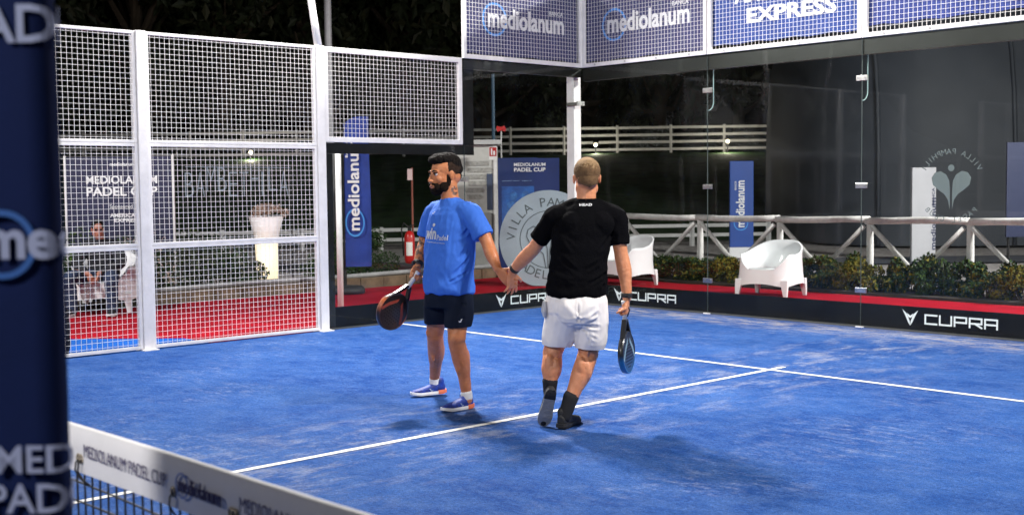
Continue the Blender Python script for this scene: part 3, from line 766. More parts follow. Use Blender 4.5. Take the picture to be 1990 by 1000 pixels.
# trees beyond the bank
def tree(label, seed, x, y, z, H_, W_, grp='dark trees beyond the bank', n_=3600, proto=None):
    if proto: return dup(proto, (x, y, z), random.Random(seed).uniform(0, 6), label, (W_, W_, H_))
    r_ = random.Random(seed); o = thing('tree', label, 'tree', (x, y, z), 0, grp); o.scale = (W_, W_, H_)
    mb = MB(); mb.tube([(0,0,-.05), (.02,.01,.3), (-.01,.03,.62), (.02,0,.9)], [.035,.027,.018,.006], 9)
    cs_ = []
    for k in range(26):
        a = r_.uniform(0, 6.28); h = r_.uniform(.22, .97); q = (1-abs(h-.5)*1.25)*r_.uniform(.15,.45)
        c = (q*math.cos(a), q*math.sin(a), h, r_.uniform(.7,1.3)); cs_.append(c)
        mb.tube([(0,0,max(.15,h-.25)), (c[0]*.5, c[1]*.5, h-.1), c[:3]], [.014,.009,.003], 5)
    mb.build('trunk', BARK, o); leaf_cloud(n_, clumps(cs_, .15), .030, seed).build('crown', [LF4, LF5], o); return o
TL = ['dark tree at far left beyond the bank above the mesh','dark broad tree beyond the bank behind the doubled post','tall dark tree beyond the bank over the bank lamp at left','dark tree beyond the bank behind the floodlight arm','dark tree beyond the bank behind the step mesh panel','dark tree beyond the bank above the white cabin','tall dark tree beyond the bank behind the corner post','dark tree beyond the bank right of the corner post','dark tree beyond the bank over the middle lamp','dark tree beyond the bank left of the grey dome','dark tree hidden behind the grey dome','dark tree behind the dome at the right edge']
tp = [tree('x', 51+i, 0, 0, -40, 14, 12) for i in range(3)]; used = set()
for i in range(12):
    l = -30+i*4.8; d = 66+rnd.uniform(-2, 7); x, y = dlp(d, l); H_ = rnd.uniform(14, 20); W_ = rnd.uniform(11, 14)
    pr = tp[i % 3]
    if i % 3 not in used: used.add(i % 3); pr.location = (x, y, 3.2); pr.scale = (W_, W_, H_); pr['label'] = TL[i]
    else: tree(TL[i], 90+i, x, y, 3.2, H_, W_, proto=pr)
for i in range(9):
    l = -32+i*7.5; x, y = dlp(80+rnd.uniform(0,5), l); tree(['first','second','third','fourth','fifth','sixth','seventh','eighth','ninth'][i]+' from the left of the tall dark trees filling the rear of the wood', 130+i, x, y, 3.6, rnd.uniform(20,26), rnd.uniform(15,18), proto=tp[(i+1) % 3])
# undergrowth hugging the bank fence
for i in range(10):
    l = -24+i*5.1+rnd.uniform(-1,1); x, y = dlp(62.5, l)
    if i == 0: u_ = shrub_proto(201, 3.4, 1.6, 2.2, [LF4, LF4], 1400, .10, 'bank_shrub', '', 'dark shrubs behind the bank fence', (x, y, 2.8)); o = u_
    else: o = dup(u_, (x, y, 2.8), rnd.uniform(0, 3), None, (1,1,rnd.uniform(.7,1.3)))
    o['label'] = 'dark wild shrub behind the bank fence, '+['first','second','third','fourth','fifth','sixth','seventh','eighth','ninth','tenth'][i]+' from the left'

# shrubs in the left planting bed
LF6 = mat('grey green leaves', (.05,.065,.035), .6, var=.4, vscale=5); FLW = mat('dry pinkish seed heads', (.42,.30,.24), .8)
shrub_proto(301, 1.0, .8, .92, [LF1, LF1], 4200, .030, 'garden_shrub', 'dark leafy shrub beside the red fire extinguisher', None, (-5.05, .0, -.02))
shrub_proto(302, .5, .5, .45, [LF1, LF2], 1200, .028, 'garden_shrub', 'small dark shrub right of the blue feather flag', None, (-4.75, -.75, .06))
bedl = [(-5.2,-2.3,.75,[LF1,LF6],'dark shrub left of the glowing planter'),(-5.3,-2.95,.95,[LF6,LF2],'mixed shrub with pale leaves in the bed under the hanging letters'),(-5.1,-3.5,.80,[LF1,FLW],'shrub with pinkish dry heads right of the doubled post'),(-5.35,-4.1,.9,[LF1,LF2],'dark shrub behind the doubled post'),(-5.0,-1.85,.35,[LF1,LF6],'low dark plant at the foot of the glowing planter'),(-5.9,-3.2,1.45,[LF1,LF2],'taller shrub with yellow green leaves beside the blue backdrop')]
for i, (x, y, h, ms_, lb) in enumerate(bedl): shrub_proto(310+i, .72, .7, h, ms_, 1700, .032, 'garden_shrub', lb, None, (x, y, .05))

# glowing planter
LITP = mat('lit translucent plastic', (.5,.46,.38), .5, emit=(1,.80,.46), estr=1.1)
LITT = mat('faintly glowing white plastic', (.66,.62,.66), .5, emit=(1,.84,.62), estr=.12)  # weak warm emission set on the rim, as if lit from the base
pt_ = thing('glowing_planter', 'tall flared white planter glowing warm with dried flowers on top', 'planter', (-5.42, -1.36, .06))
MB().lathe([(.16,0),(.165,.35),(.175,.62)], (0,0,0), 24).build('lit_base', LITP, pt_, smooth=True)
MB().lathe([(.175,.621),(.20,.78),(.265,1.02),(.25,1.02),(.22,.96)], (0,0,0), 24).build('rim', LITT, pt_, smooth=True)
cs_ = [(rnd.uniform(-.22,.22), rnd.uniform(-.2,.2), 1.04+rnd.uniform(0,.12), 1) for _ in range(12)]
leaf_cloud(700, clumps(cs_, .08), .026, 5).build('flowers', [FLW, mat('rusty leaves', (.22,.10,.04), .8)], pt_)
mb = MB()
for k in range(8): mb.tube([(0,0,.9), (rnd.uniform(-.15,.15), rnd.uniform(-.15,.15), 1.12)], .005, 5)
mb.build('stem', BARK, pt_)
ld = bpy.data.lights.new('planter_light', 'POINT'); ld.energy = 6; ld.color = (1,.8,.5); ld.shadow_soft_size = .2; lo = bpy.data.objects.new('planter_light', ld); COL.objects.link(lo); lo.parent = pt_; lo.location = (.35,-.35,.35)

# hanging letters
LET = mat('pale blue thin letters', (.20,.25,.30), .6)
hl = thing('letter_sign', 'thin pale standing letters in front of the dark bank behind the left mesh', 'sign', (-8.52, -1.06, 0), FACE)
x = 0
for k, ch in enumerate('BAMBETHILA'):
    up = k in (2, 3, 6, 8); me = text_mesh(ch, height=.42, width=.15 if ch != 'I' else .03, depth=.02, bold=-.022); me.transform(FX((x, 0, 1.38+(.09 if up else 0)), (1,0,0), (0,0,1))); link('letter', me, LET, hl); x += .19 if ch != 'I' else .12
MB().tube([(0,.02,1.90),(x,.02,1.86)], .008, 6).build('rail', LET, hl)
for q in (0, x): MB().tube([(q,.03,-.1),(q,.03,1.9)], .012, 6).build('post', BLACK, hl)

# printed backdrop behind the onlooker
DKB = mat('dark violet backdrop cloth', (.014,.015,.056), .7, var=.3, vscale=2)
bd = thing('backdrop', 'wide dark blue printed backdrop behind the seated onlooker at left', 'backdrop', (-6.02, -4.21, 0), FACE)
MB().box(0, 1.48, 0, .03, .62, 1.98).build('cloth', DKB, bd)
for q in (-.02, 1.5): MB().tube([(q,.015,-.08),(q,.015,2.0)], .018, 8).build('post', WHITE, bd, smooth=True)
text('lettering', 'MEDIOLANUM', FX((.28,-.002,1.60),(1,0,0),(0,0,1)), PRINTW, bd, width=1.0, height=.115, bold=.015)
text('lettering', 'PADEL CUP', FX((.28,-.002,1.43),(1,0,0),(0,0,1)), PRINTW, bd, width=1.0, height=.13, bold=.02)
text('lettering', 'mediolanum', FX((.62,-.002,1.85),(1,0,0),(0,0,1)), PRINTW, bd, width=.35, bold=.01)
text('lettering', 'Sponsored by', FX((.60,-.002,1.24),(1,0,0),(0,0,1)), PRINTW, bd, width=.42)
text('lettering', 'AMERICAN', FX((.60,-.002,1.13),(1,0,0),(0,0,1)), PRINTW, bd, width=.42, height=.055, bold=.03)
text('lettering', 'EXPRESS', FX((.66,-.002,1.06),(1,0,0),(0,0,1)), PRINTW, bd, width=.36, height=.055, bold=.03)

# feather flag
ff = thing('feather_flag', 'blue vertical feather flag on a weighted black foot behind the lower side pane', 'flag', (-3.56, -1.22, 0), FACE)
MB().lathe([(.02,0),(.26,0),(.27,.05),(.24,.10),(.05,.11)], (.02,0,0), 24).build('weight_ring', RUBBER, ff, smooth=True)
MB().tube([(0,0,.08),(.0,0,.6),(.0,0,1.6),(.01,0,2.3),(.05,0,2.46),(.16,0,2.53)], [.016,.014,.010,.008,.007,.006], 8).build('pole', BLACK, ff, smooth=True)
MB().tube([(0,0,.1),(0,0,.34)], .028, 8).build('spigot', BLACK, ff)
mb = MB(); vs = []; fs = []; nz_ = 22; nx_ = 8
for side in (0, 1):
    for j in range(nz_+1):
        t = j/nz_; 
        for i in range(nx_+1):
            s = i/nx_; x = .015+.37*s; zt = 2.42+.10*math.sin(min(1, s*1.6)*1.57); z = .38+(zt-.38)*t
            vs.append((x+.01*math.sin(t*5)*s, .02*math.sin(t*4+s*3)*s+.012*math.sin(s*9+t*2)+side*.002, z))
for side in (0, 1):
    o_ = side*(nz_+1)*(nx_+1)
    for j in range(nz_):
        for i in range(nx_):
            a = o_+j*(nx_+1)+i; f = (a, a+1, a+nx_+2, a+nx_+1); fs.append(f if not side else f[::-1])
mb.add(vs, fs); mb.build('cloth', BLUEB, ff, smooth=True)
logo_bank(ff, FX((.235, -.032, .90), (0,0,1), (-1,0,0)) @ Matrix.Scale(.68, 4, (0,1,0)), 1.30)
wp = thing('white_pole', 'slim white upright pole between the black frame and the feather flag', 'pole', (-.93, -3.13, 0))
MB().tube([(0,0,-.05),(0,0,1.95)], .036, 10).build('tube', WHITE, wp, smooth=True)

# street-light mast behind the step mesh, dark mast by the cabin
GREYP = mat('galvanised mast', (.38,.38,.40), .5, metal=.3, var=.2, vscale=4)
gm = thing('street_mast', 'thick grey galvanised mast rising behind the step mesh panel', 'mast', (-9.35, 2.55, 0))
MB().tube([(0,0,-.1),(0,0,3.5),(0,0,8)], [.085,.075,.06], 16).build('tube', GREYP, gm, smooth=True)
dm = thing('dark_mast', 'thin dark blue pole rising above the roof of the white cabin', 'mast', (-5.4, 3.35, 0))
MB().tube([(0,0,-.1),(0,0,3.5)], .03, 10).build('tube', mat('dark blue paint', (.015,.05,.09), .5), dm)

# fire extinguisher on its stand
REDP = mat('red enamel', (.45,.012,.012), .3, coat=.3); 
fe = thing('fire_extinguisher', 'red fire extinguisher with a white label hanging on a tall thin post', 'extinguisher', (-4.74, .89, 0), FACE)
RUSTP = mat('rust red pole', (.20,.05,.03), .6)
MB().tube([(.05,.05,-.1),(.05,.05,1.82)], .016, 8).build('stand', RUSTP, fe)
MB().lathe([(.02,.26),(.075,.28),(.085,.34),(.085,.70),(.07,.76),(.03,.80)], (0,0,0), 20).build('cylinder', REDP, fe, smooth=True)
MB().lathe([(.03,.80),(.03,.84),(.018,.86)], (0,0,0), 12).build('valve', BLACK, fe)
MB().bar((-.02,0,.87),(.09,-.01,.90), .02,.015).build('handle', BLACK, fe)
MB().tube([(.0,0,.85),(-.09,0,.93),(-.13,0,.82),(-.11,0,.62),(-.10,0,.4)], .012, 8).build('hose', RUBBER, fe, smooth=True)
mb = MB(); vs = []
for k in range(9):
    a = R(-125+k*9); 
    for z in (.40,.62): vs.append((.087*math.cos(a), .087*math.sin(a), z))
mb.add(vs, [(2*k, 2*k+2, 2*k+3, 2*k+1) for k in range(8)]); mb.build('paper_label', mat('off white label', (.7,.68,.66), .7), fe)
MB().box(-.05,.03,-.005,.005,1.62,1.80).xf(Matrix.Translation((.03,.02,0))).build('plate', mat('faded pink plate', (.6,.45,.45), .6), fe)

# white cabin with signs
CABM = mat('off white painted cabin', (.55,.54,.52), .7, bump=.2, bscale=15, var=.2, vscale=3)
cb = thing('white_cabin', 'small off white cabin with overhanging flat roof and grey signpost drawing', 'cabin', (-5.5, 1.95, 0), FACE)
MB().box(.46, 1.16, 0, 1.0, -.08, 2.22).build('wall', CABM, cb)
MB().box(.40, 1.24, -.10, 1.06, 2.222, 2.30).build('roof', mat('pale roof slab', (.5,.5,.5), .6), cb)
MB().box(1.10, 1.16, -.025, -.002, 0, 2.2).build('corner_trim', WHITE, cb)
GRP = mat('grey print', (.20,.20,.20), .8)
mb = MB(); r_ = random.Random(3)
for k, (w0, dx) in enumerate(((.40,.0),(.46,.03),(.42,-.03),(.40,.05),(.30,.0),(.28,.02))):
    z = 1.86-k*.115; x = .62+dx
    poly = [(x,z),(x+w0-.05,z),(x+w0,z+.04),(x+w0-.05,z+.08),(x,z+.08)] if k % 2 else [(x-.04,z+.04),(x,z),(x+w0,z),(x+w0,z+.08),(x,z+.08)]
    MB().prism(poly, 0, .012, FX((0,-.002,0),(1,0,0),(0,0,1))).build('arrow_board', mat('faded arrow board', (.38,.37,.35), .8, var=.4, vscale=20), cb)
    text('lettering', ['bar','campi','area relax','uscita','wc','lounge'][k] if 0 else '-----', FX((x+.05,-.016,z+.03),(1,0,0),(0,0,1)), GRP, cb, width=w0*.6, height=.02) if 0 else None
MB().box(.80,.84,-.012,-.002,.75,1.28).build('signpost', mat('pale sign pole', (.5,.5,.48), .7), cb)
MB().box(.98,1.08,-.02,-.003,1.1,1.72).build('notice', mat('dark blue notice', (.05,.07,.13), .6), cb)
MB().box(.90,1.06,-.10,-.003,.55,1.05).build('meter_box', mat('grey meter box', (.34,.34,.34), .6), cb, bevel=.01)
si = thing('extinguisher_sign', 'small red and white pictogram sign on the corner of the white cabin', 'sign', (-4.50, 2.52, 0), FACE)
MB().box(-.07,.07,-.008,.0,1.95,2.17).build('plate', mat('white sign plate', (.75,.74,.74), .5), si)
MB().box(-.06,.06,-.011,-.0085,2.01,2.16).build('red_field', REDP, si)
MB().box(-.035,-.012,-.0135,-.0115,2.03,2.14).build('pictogram', PRINTW, si); MB().box(.005,.035,-.0135,-.0115,2.03,2.10).build('pictogram', PRINTW, si)
fs_ = thing('red_marker', 'small red cross shaped marker on a thin post above the cabin', 'sign', (-4.88, 3.06, 0), FACE)
MB().tube([(0,0,-.08),(0,0,2.5)], .012, 6).build('post', PADW, fs_); MB().bar((-.08,-.01,2.52),(.08,-.01,2.48), .03,.06).build('arm', REDP, fs_); MB().bar((-.07,-.04,2.47),(.07,-.04,2.53), .02,.05).build('arm', REDP, fs_)

# posters in front of it
PB = mat('dark blue poster print', (.005,.022,.12), .5, var=.3, vscale=2); PB2 = mat('mid blue poster image', (.02,.13,.46), .5, col2=(.01,.04,.19), vscale=5)
pa = thing('roll_up_banner', 'dark blue poster banner with player image left of the round sign', 'banner', (-4.10, 2.26, 0), FACE)
MB().box(0, .66, 0, .02, .05, 1.97).build('sheet', PB, pa); MB().box(-.01,.67,-.06,.08,-.06,.05).build('base', CHROME, pa)
text('lettering', 'MEDIOLANUM', FX((.27,-.002,1.83),(1,0,0),(0,0,1)), PRINTW, pa, width=.52, height=.055, bold=.015)
text('lettering', 'PADEL CUP', FX((.27,-.002,1.74),(1,0,0),(0,0,1)), PRINTW, pa, width=.52, height=.065, bold=.02)
MB().box(.06,.60,-.004,-.002,.85,1.50).build('picture', PB2, pa)
mb = Blob()      # two printed silhouettes of players, flat print
for cx_, s_ in ((.26,1),(.46,1.15)):
    mb.prism([(cx_+.06*s_*math.cos(R(a)), 1.34+.075*s_*math.sin(R(a))) for a in range(0,360,24)], 0, .001, FX((0,-.0045,0),(1,0,0),(0,0,1)))
    mb.prism([(cx_-.13*s_,1.0),(cx_+.13*s_,1.0),(cx_+.11*s_,1.22),(cx_+.03,1.27),(cx_-.03,1.27),(cx_-.11*s_,1.22)], 0, .0012, FX((0,-.0045,0),(1,0,0),(0,0,1)))
mb.build('figure_print', mat('deep shade print', (.01,.03,.14), .5, col2=(.05,.2,.55), vscale=9), pa)
text('lettering', 'padel live  sport', FX((.08,-.006,1.58),(1,0,0),(0,0,1)), mat('pale blue small print',(.3,.45,.7),.6), pa, width=.48, height=.02)
pb_ = thing('roll_up_banner', 'narrow dark blue banner with sideways lettering overlapping the poster banner', 'banner', (-3.78, 2.78, 0), FACE)
MB().box(0, .42, -.12, -.10, .05, 1.96).build('sheet', mat('royal poster cloth', (.006,.022,.13), .6, var=.2, vscale=2), pb_); MB().box(-.01,.43,-.18,-.04,-.06,.05).build('base', CHROME, pb_)
text('lettering', 'MEDIOLANUM', FX((.16,-.122,.36),(0,0,1),(-1,0,0)), PRINTW, pb_, width=1.05, height=.065, bold=.02)
text('lettering', 'PADEL CUP', FX((.32,-.122,.36),(0,0,1),(-1,0,0)), PRINTW, pb_, width=1.05, height=.10, bold=.02)

# round club sign
RS = mat('pale blue grey acrylic disc', (.27,.34,.40), .5, var=.12, vscale=2); INK = mat('grey green sign print', (.05,.07,.08), .6)
rs = thing('round_sign', 'large pale round club sign standing flat-footed on the red carpet behind the players', 'sign', (-2.2, 1.55, 0), FACE)
cz = .70; r_ = .74; poly = []
for a in range(0, 360, 5):
    x = r_*math.cos(R(a)); z = r_*math.sin(R(a)); poly.append((x, max(z, -.70)))
FM = FX((0,0,cz),(1,0,0),(0,0,1)); MB().prism(poly, -.03, 0, FM).build('disc', RS, rs, bevel=.004)
arc_text('VILLA PAMPHILI', .50, R(92), R(178), .13, rs, FM @ Matrix.Translation((0,0,.001)), INK)
arc_text('PADEL CLUB', .60, R(270), R(120), .13, rs, FM @ Matrix.Translation((0,0,.001)), INK, True)
ring_mb((0,0), .43, .012, FM, 48).build('ring_print', INK, rs)
for sx in (1,-1):
    pts = [(sx*.012,-.42),(sx*.02,-.15),(sx*.06,.05),(sx*.14,.17),(sx*.23,.20),(sx*.31,.15),(sx*.33,.05),(sx*.28,-.06),(sx*.17,-.13),(sx*.08,-.22),(sx*.045,-.42)]
    MB().tube([FM @ V((p[0], p[1], .003)) for p in pts], .006, 6).build('racket_print', INK, rs)
MB().box(-.20,.20,.03,.30,0,.04).build('foot', CHROME, rs)

# totems beyond the fence
tt = thing('totem_banner', 'blue upright totem banner on a white foot beyond the rustic fence', 'banner', (-4.78, 9.48, -.06), FACE)
MB().box(0, .50, 0, .10, .22, 2.03).build('panel', mat('blue totem panel', (.008,.06,.32), .5, var=.15, vscale=2), tt, bevel=.01); MB().box(-.03,.53,-.10,.20,0,.22).build('base', PLW, tt, bevel=.01)
logo_bank(tt, FX((.31,-.004,.64),(0,0,1),(-1,0,0)), .98)
tw = thing('totem_banner', 'white upright totem banner with small dark sideways lettering beyond the rustic fence', 'banner', (-1.02, 10.2, -.06), FACE)
MB().box(0, .46, 0, .10, .02, 1.83).build('panel', mat('white totem panel', (.55,.55,.60), .5, var=.08, vscale=2), tw, bevel=.01); MB().box(-.05,.51,-.08,.18,-.02,.02).build('base', CHROME, tw)
text('lettering', 'BANCA', FX((.43,-.003,1.10),(0,0,1),(-1,0,0)), PRINTB, tw, width=.34, height=.05, bold=.02)
text('lettering', 'mediolanum', FX((.455,-.003,.25),(0,0,1),(-1,0,0)), PRINTB, tw, width=1.0, height=.09, bold=.02) 
tb = thing('reflection_panel', 'dark blue panel standing in for a banner reflection at the right edge', 'banner', (2.78, 5.98, -.06), FACE)  # solid panel built in place of a banner mirrored in the glass
MB().box(0, .9, 0, .04, .75, 2.12).build('panel', mat('very dark blue panel', (.003,.009,.045), .6), tb)
for q in (.05,.85): MB().tube([(q,.05,0),(q,.05,.8)], .02, 8).build('leg', BLACK, tb)

# big grey dome hall
DM = mat('grey dome membrane', (.052,.062,.082), .6, bump=.15, bscale=1.5, var=.18, vscale=.35)
dh = thing('membrane_hall', 'big grey membrane sports hall filling the dark right background', 'building', (-.1, 25.6, 0), FACE)
vs = []; fs = []; na = 20; nb = 24
for j in range(nb+1):
    s = j/nb; xx = 12*s*2-12
    e = (1-abs(xx/12)**10)**.5 if abs(xx) < 12 else 0
    for i in range(na+1):
        a = math.pi*i/na; c_, s_ = math.cos(a), math.sin(a)
        vs.append((xx, -5.2*math.copysign(abs(c_)**.55, c_)*(.6+.4*e) , 7.2*abs(s_)**.6*(.75+.25*e)))
for j in range(nb):
    for i in range(na): a = j*(na+1)+i; fs.append((a, a+na+1, a+na+2, a+1))
fs.append(tuple(range(na+1))); fs.append(tuple(nb*(na+1)+i for i in range(na, -1, -1)))
MB().add(vs, fs).build('membrane', DM, dh, smooth=True)
mb = MB()
for x in range(-11, 12, 3):
    pts = []
    for i in range(na+1):
        a = math.pi*i/na; c_, s_ = math.cos(a), math.sin(a); e = (1-abs(x/12)**10)**.5; pts.append((x, -5.2*math.copysign(abs(c_)**.55, c_)*(.6+.4*e)*1.004, 7.2*abs(s_)**.6*(.75+.25*e)*1.004))
    MB().tube(pts, .05, 6).build('seam', DM, dh, smooth=True)

# gazebo tents beside the far half of the court (seen mirrored in the back glass)
TENT = mat('white tent canvas', (.6,.6,.62), .8)
def gazebo(label, x, y, proto=None):
    if proto: return dup(proto, (x, y, -.06), None, label)
    o = thing('gazebo_tent', label, 'tent', (x, y, -.06), 0, 'white gazebo tents beside the far half')
    v = [(-1.5,-1.5,2.3),(1.5,-1.5,2.3),(1.5,1.5,2.3),(-1.5,1.5,2.3),(-.6,-.6,2.85),(.6,-.6,2.85),(.6,.6,2.85),(-.6,.6,2.85),(0,0,3.9)]
    MB().add(v, [(0,1,5,4),(1,2,6,5),(2,3,7,6),(3,0,4,7),(4,5,8),(5,6,8),(6,7,8),(7,4,8)]).build('roof', TENT, o)
    MB().box(-1.5,1.5,-1.51,-1.49,2.05,2.3).box(-1.51,-1.49,-1.48,1.48,2.05,2.3).box(1.49,1.51,-1.48,1.48,2.05,2.3).build('valance', TENT, o)
    for sx in (-1,1):
        for sy in (-1,1): MB().box(sx*1.44-.03,sx*1.44+.03,sy*1.44-.03,sy*1.44+.03,0,2.3).build('leg', WHITE, o)
    return o
g1 = gazebo('white peaked gazebo nearest the net on the far left side', -5.6, -9.6)
gazebo('white peaked gazebo in the middle of the row on the far left side', -5.6, -13.2, g1); gazebo('white peaked gazebo last in the row on the far left side', -5.6, -16.8, g1)

# ---------------------------------------------------------------- floodlight masts
def mast(label, x, y, sx, aim, curved=True, H_=6.0, W_=1.0, foot=False):
    o = thing('floodlight_mast', label, 'floodlight', (x, y, 0), 0, 'floodlight masts round the court')
    b0 = V((0, 0, 3.0)); pts = [b0, (-.03*sx,-.02,3.25), (-.10*sx,-.06,3.8), (-.16*sx,-.09,4.6), (-.10*sx,-.10,5.4), (.10*sx,-.10,H_), (.35*sx,-.10,H_+.12)]
    MB().tube(pts, [.042,.040,.036,.034,.032,.030,.028], 12).build('arm', WHITE, o, smooth=True)
    if foot: MB().tube([(0,0,-.1),(0,0,3.0)], .045, 12).build('pole', WHITE, o, smooth=True)
    MB().bar((.35*sx,-.55,H_+.12), (.35*sx,.35,H_+.12), .06, .06).build('crossbar', WHITE, o)
    for q in (-.42, .22):
        c = V((.38*sx, q, H_+.02)); d = (V(aim)-(c+V((x,y,0)))).normalized(); rot = d.to_track_quat('-Z', 'Y').to_matrix().to_4x4()
        Mx = Matrix.Translation(c) @ rot
        MB().box(-.20,.20,-.15,.15,.012,.09).xf(Mx).build('housing', BLACK, o, bevel=.01)
        MB().box(-.18,.18,-.13,.13,.006,.0115).xf(Mx).build('lens', mat('floodlight lens', (.8,.8,.8), .3, emit=(1,.97,.92), estr=25), o)
        ld = bpy.data.lights.new('flood', 'AREA'); ld.shape = 'RECTANGLE'; ld.size = .36; ld.size_y = .26; ld.energy = MAST_W*W_; ld.color = (1,.97,.935); ld.spread = R(150)
        lo = bpy.data.objects.new('flood', ld); COL.objects.link(lo); lo.parent = o; lo.matrix_local = Mx
mast('white curved floodlight arm rising from the post beside the step mesh panel', 0, -4, 1, (6.0,-5.5,0), W_=2.0)
mast('white curved floodlight arm at the right side of the players half', 10, -4, -1, (4.0,-4.5,0), W_=1.05)
mast('white curved floodlight arm at the left side beyond the net', 0, -16, 1, (4.5,-7.0,0), W_=.35)
mast('white curved floodlight arm at the right side beyond the net', 10, -16, -1, (4.5,-7.0,0), W_=.8)

mast('unseen floodlight arm added beyond the right edge to light the carpet and hedge', 9.2, 5.6, -1, (-1.5,4.6,0), W_=2.7, foot=True)  # added mast out of view, brightens carpet, chairs and hedge behind the glass
mast('unseen floodlight arm added outside the left fence to light the ground there', -2.6, -9.6, -1, (-5.8,.3,0), W_=.95, foot=True)  # added mast out of view, brightens the left carpet, planter and flag


# ================================================================ PEOPLE
def skin_mat(name, c1, c2, tattoo=None):
    m = mat(name, c1, .46, bump=.35, bscale=70, col2=c2, vscale=15, sub=.08)
    if tattoo:
        t = m.node_tree; L = t.links.new; b = t.nodes['Principled BSDF']; co = t.nodes.new('ShaderNodeTexCoord').outputs['Object']
        src = b.inputs['Base Color'].links[0].from_socket; tot = None
        for (c, r_, th, s_) in tattoo:
            vd = t.nodes.new('ShaderNodeVectorMath'); vd.operation = 'DISTANCE'; L(co, vd.inputs[0]); vd.inputs[1].default_value = c
            lt = t.nodes.new('ShaderNodeMath'); lt.operation = 'LESS_THAN'; L(vd.outputs['Value'], lt.inputs[0]); lt.inputs[1].default_value = r_
            n = t.nodes.new('ShaderNodeTexNoise'); n.inputs['Scale'].default_value = s_; n.inputs['Detail'].default_value = 3; L(co, n.inputs['Vector'])
            g_ = t.nodes.new('ShaderNodeMapRange'); L(n.outputs[0], g_.inputs[0]); g_.inputs['From Min'].default_value = th; g_.inputs['From Max'].default_value = th+.04
            mu = t.nodes.new('ShaderNodeMath'); mu.operation = 'MULTIPLY'; L(lt.outputs[0], mu.inputs[0]); L(g_.outputs[0], mu.inputs[1])
            if tot is None: tot = mu.outputs[0]
            else:
                ad = t.nodes.new('ShaderNodeMath'); ad.operation = 'MAXIMUM'; L(tot, ad.inputs[0]); L(mu.outputs[0], ad.inputs[1]); tot = ad.outputs[0]
        mx = t.nodes.new('ShaderNodeMix'); mx.data_type = 'RGBA'; sc_ = t.nodes.new('ShaderNodeMath'); sc_.operation = 'MULTIPLY'; L(tot, sc_.inputs[0]); sc_.inputs[1].default_value = .8
        L(sc_.outputs[0], mx.inputs[0]); L(src, mx.inputs[6]); mx.inputs[7].default_value = (.03,.03,.035,1); L(mx.outputs[2], b.inputs['Base Color'])
    return m
SK1 = skin_mat('tanned skin', (.56,.210,.085), (.43,.145,.055), [((-.256,.13,1.06), .125, .50, 38), ((.0,-.04,1.495), .034, .46, 60)])
SK2 = skin_mat('fair ruddy skin', (.67,.29,.145), (.53,.195,.09))
HAIRD = mat('black hair', (.008,.006,.005), .85, bump=1, bscale=140, spec=.15); BEARD = mat('dark beard hair', (.014,.009,.006), .9, spec=.1, bump=1, bscale=220)
FADE = mat('faded short hair over skin', (.040,.024,.017), .9, bump=.8, bscale=220, var=.5, vscale=60, spec=.1)
BLOND = mat('cropped ash blond hair', (.21,.125,.062), .8, bump=.9, bscale=240, spec=.1, col2=(.13,.075,.040), vscale=40)
BLOND2 = mat('cropped pale hair crown', (.32,.21,.115), .8, spec=.1, bump=.9, bscale=240, var=.35, vscale=40)
LIPS = mat('lips', (.30,.10,.08), .5); EYEW = mat('eye white', (.6,.58,.56), .3); IRIS = mat('dark iris', (.015,.01,.008), .2)
BLUET = mat('royal blue jersey', (.042,.150,.60), .8, spec=.2, bump=.25, bscale=260, var=.10, vscale=5)
BLACKT = mat('black sports jersey', (.0035,.0035,.0045), 1, spec=.05, bump=.35, bscale=90, var=.3, vscale=5)
NAVYS = mat('dark navy shorts', (.006,.010,.022), .9, spec=.15, bump=.3, bscale=260)
WHITES = mat('white sports shorts', (.86,.81,.78), .75, bump=.15, bscale=200, var=.05, vscale=6)
SOCKW = mat('white sock', (.75,.74,.73), .9, bump=.5, bscale=200); SOCKB = mat('black sock', (.010,.010,.012), .9, bump=.5, bscale=200)

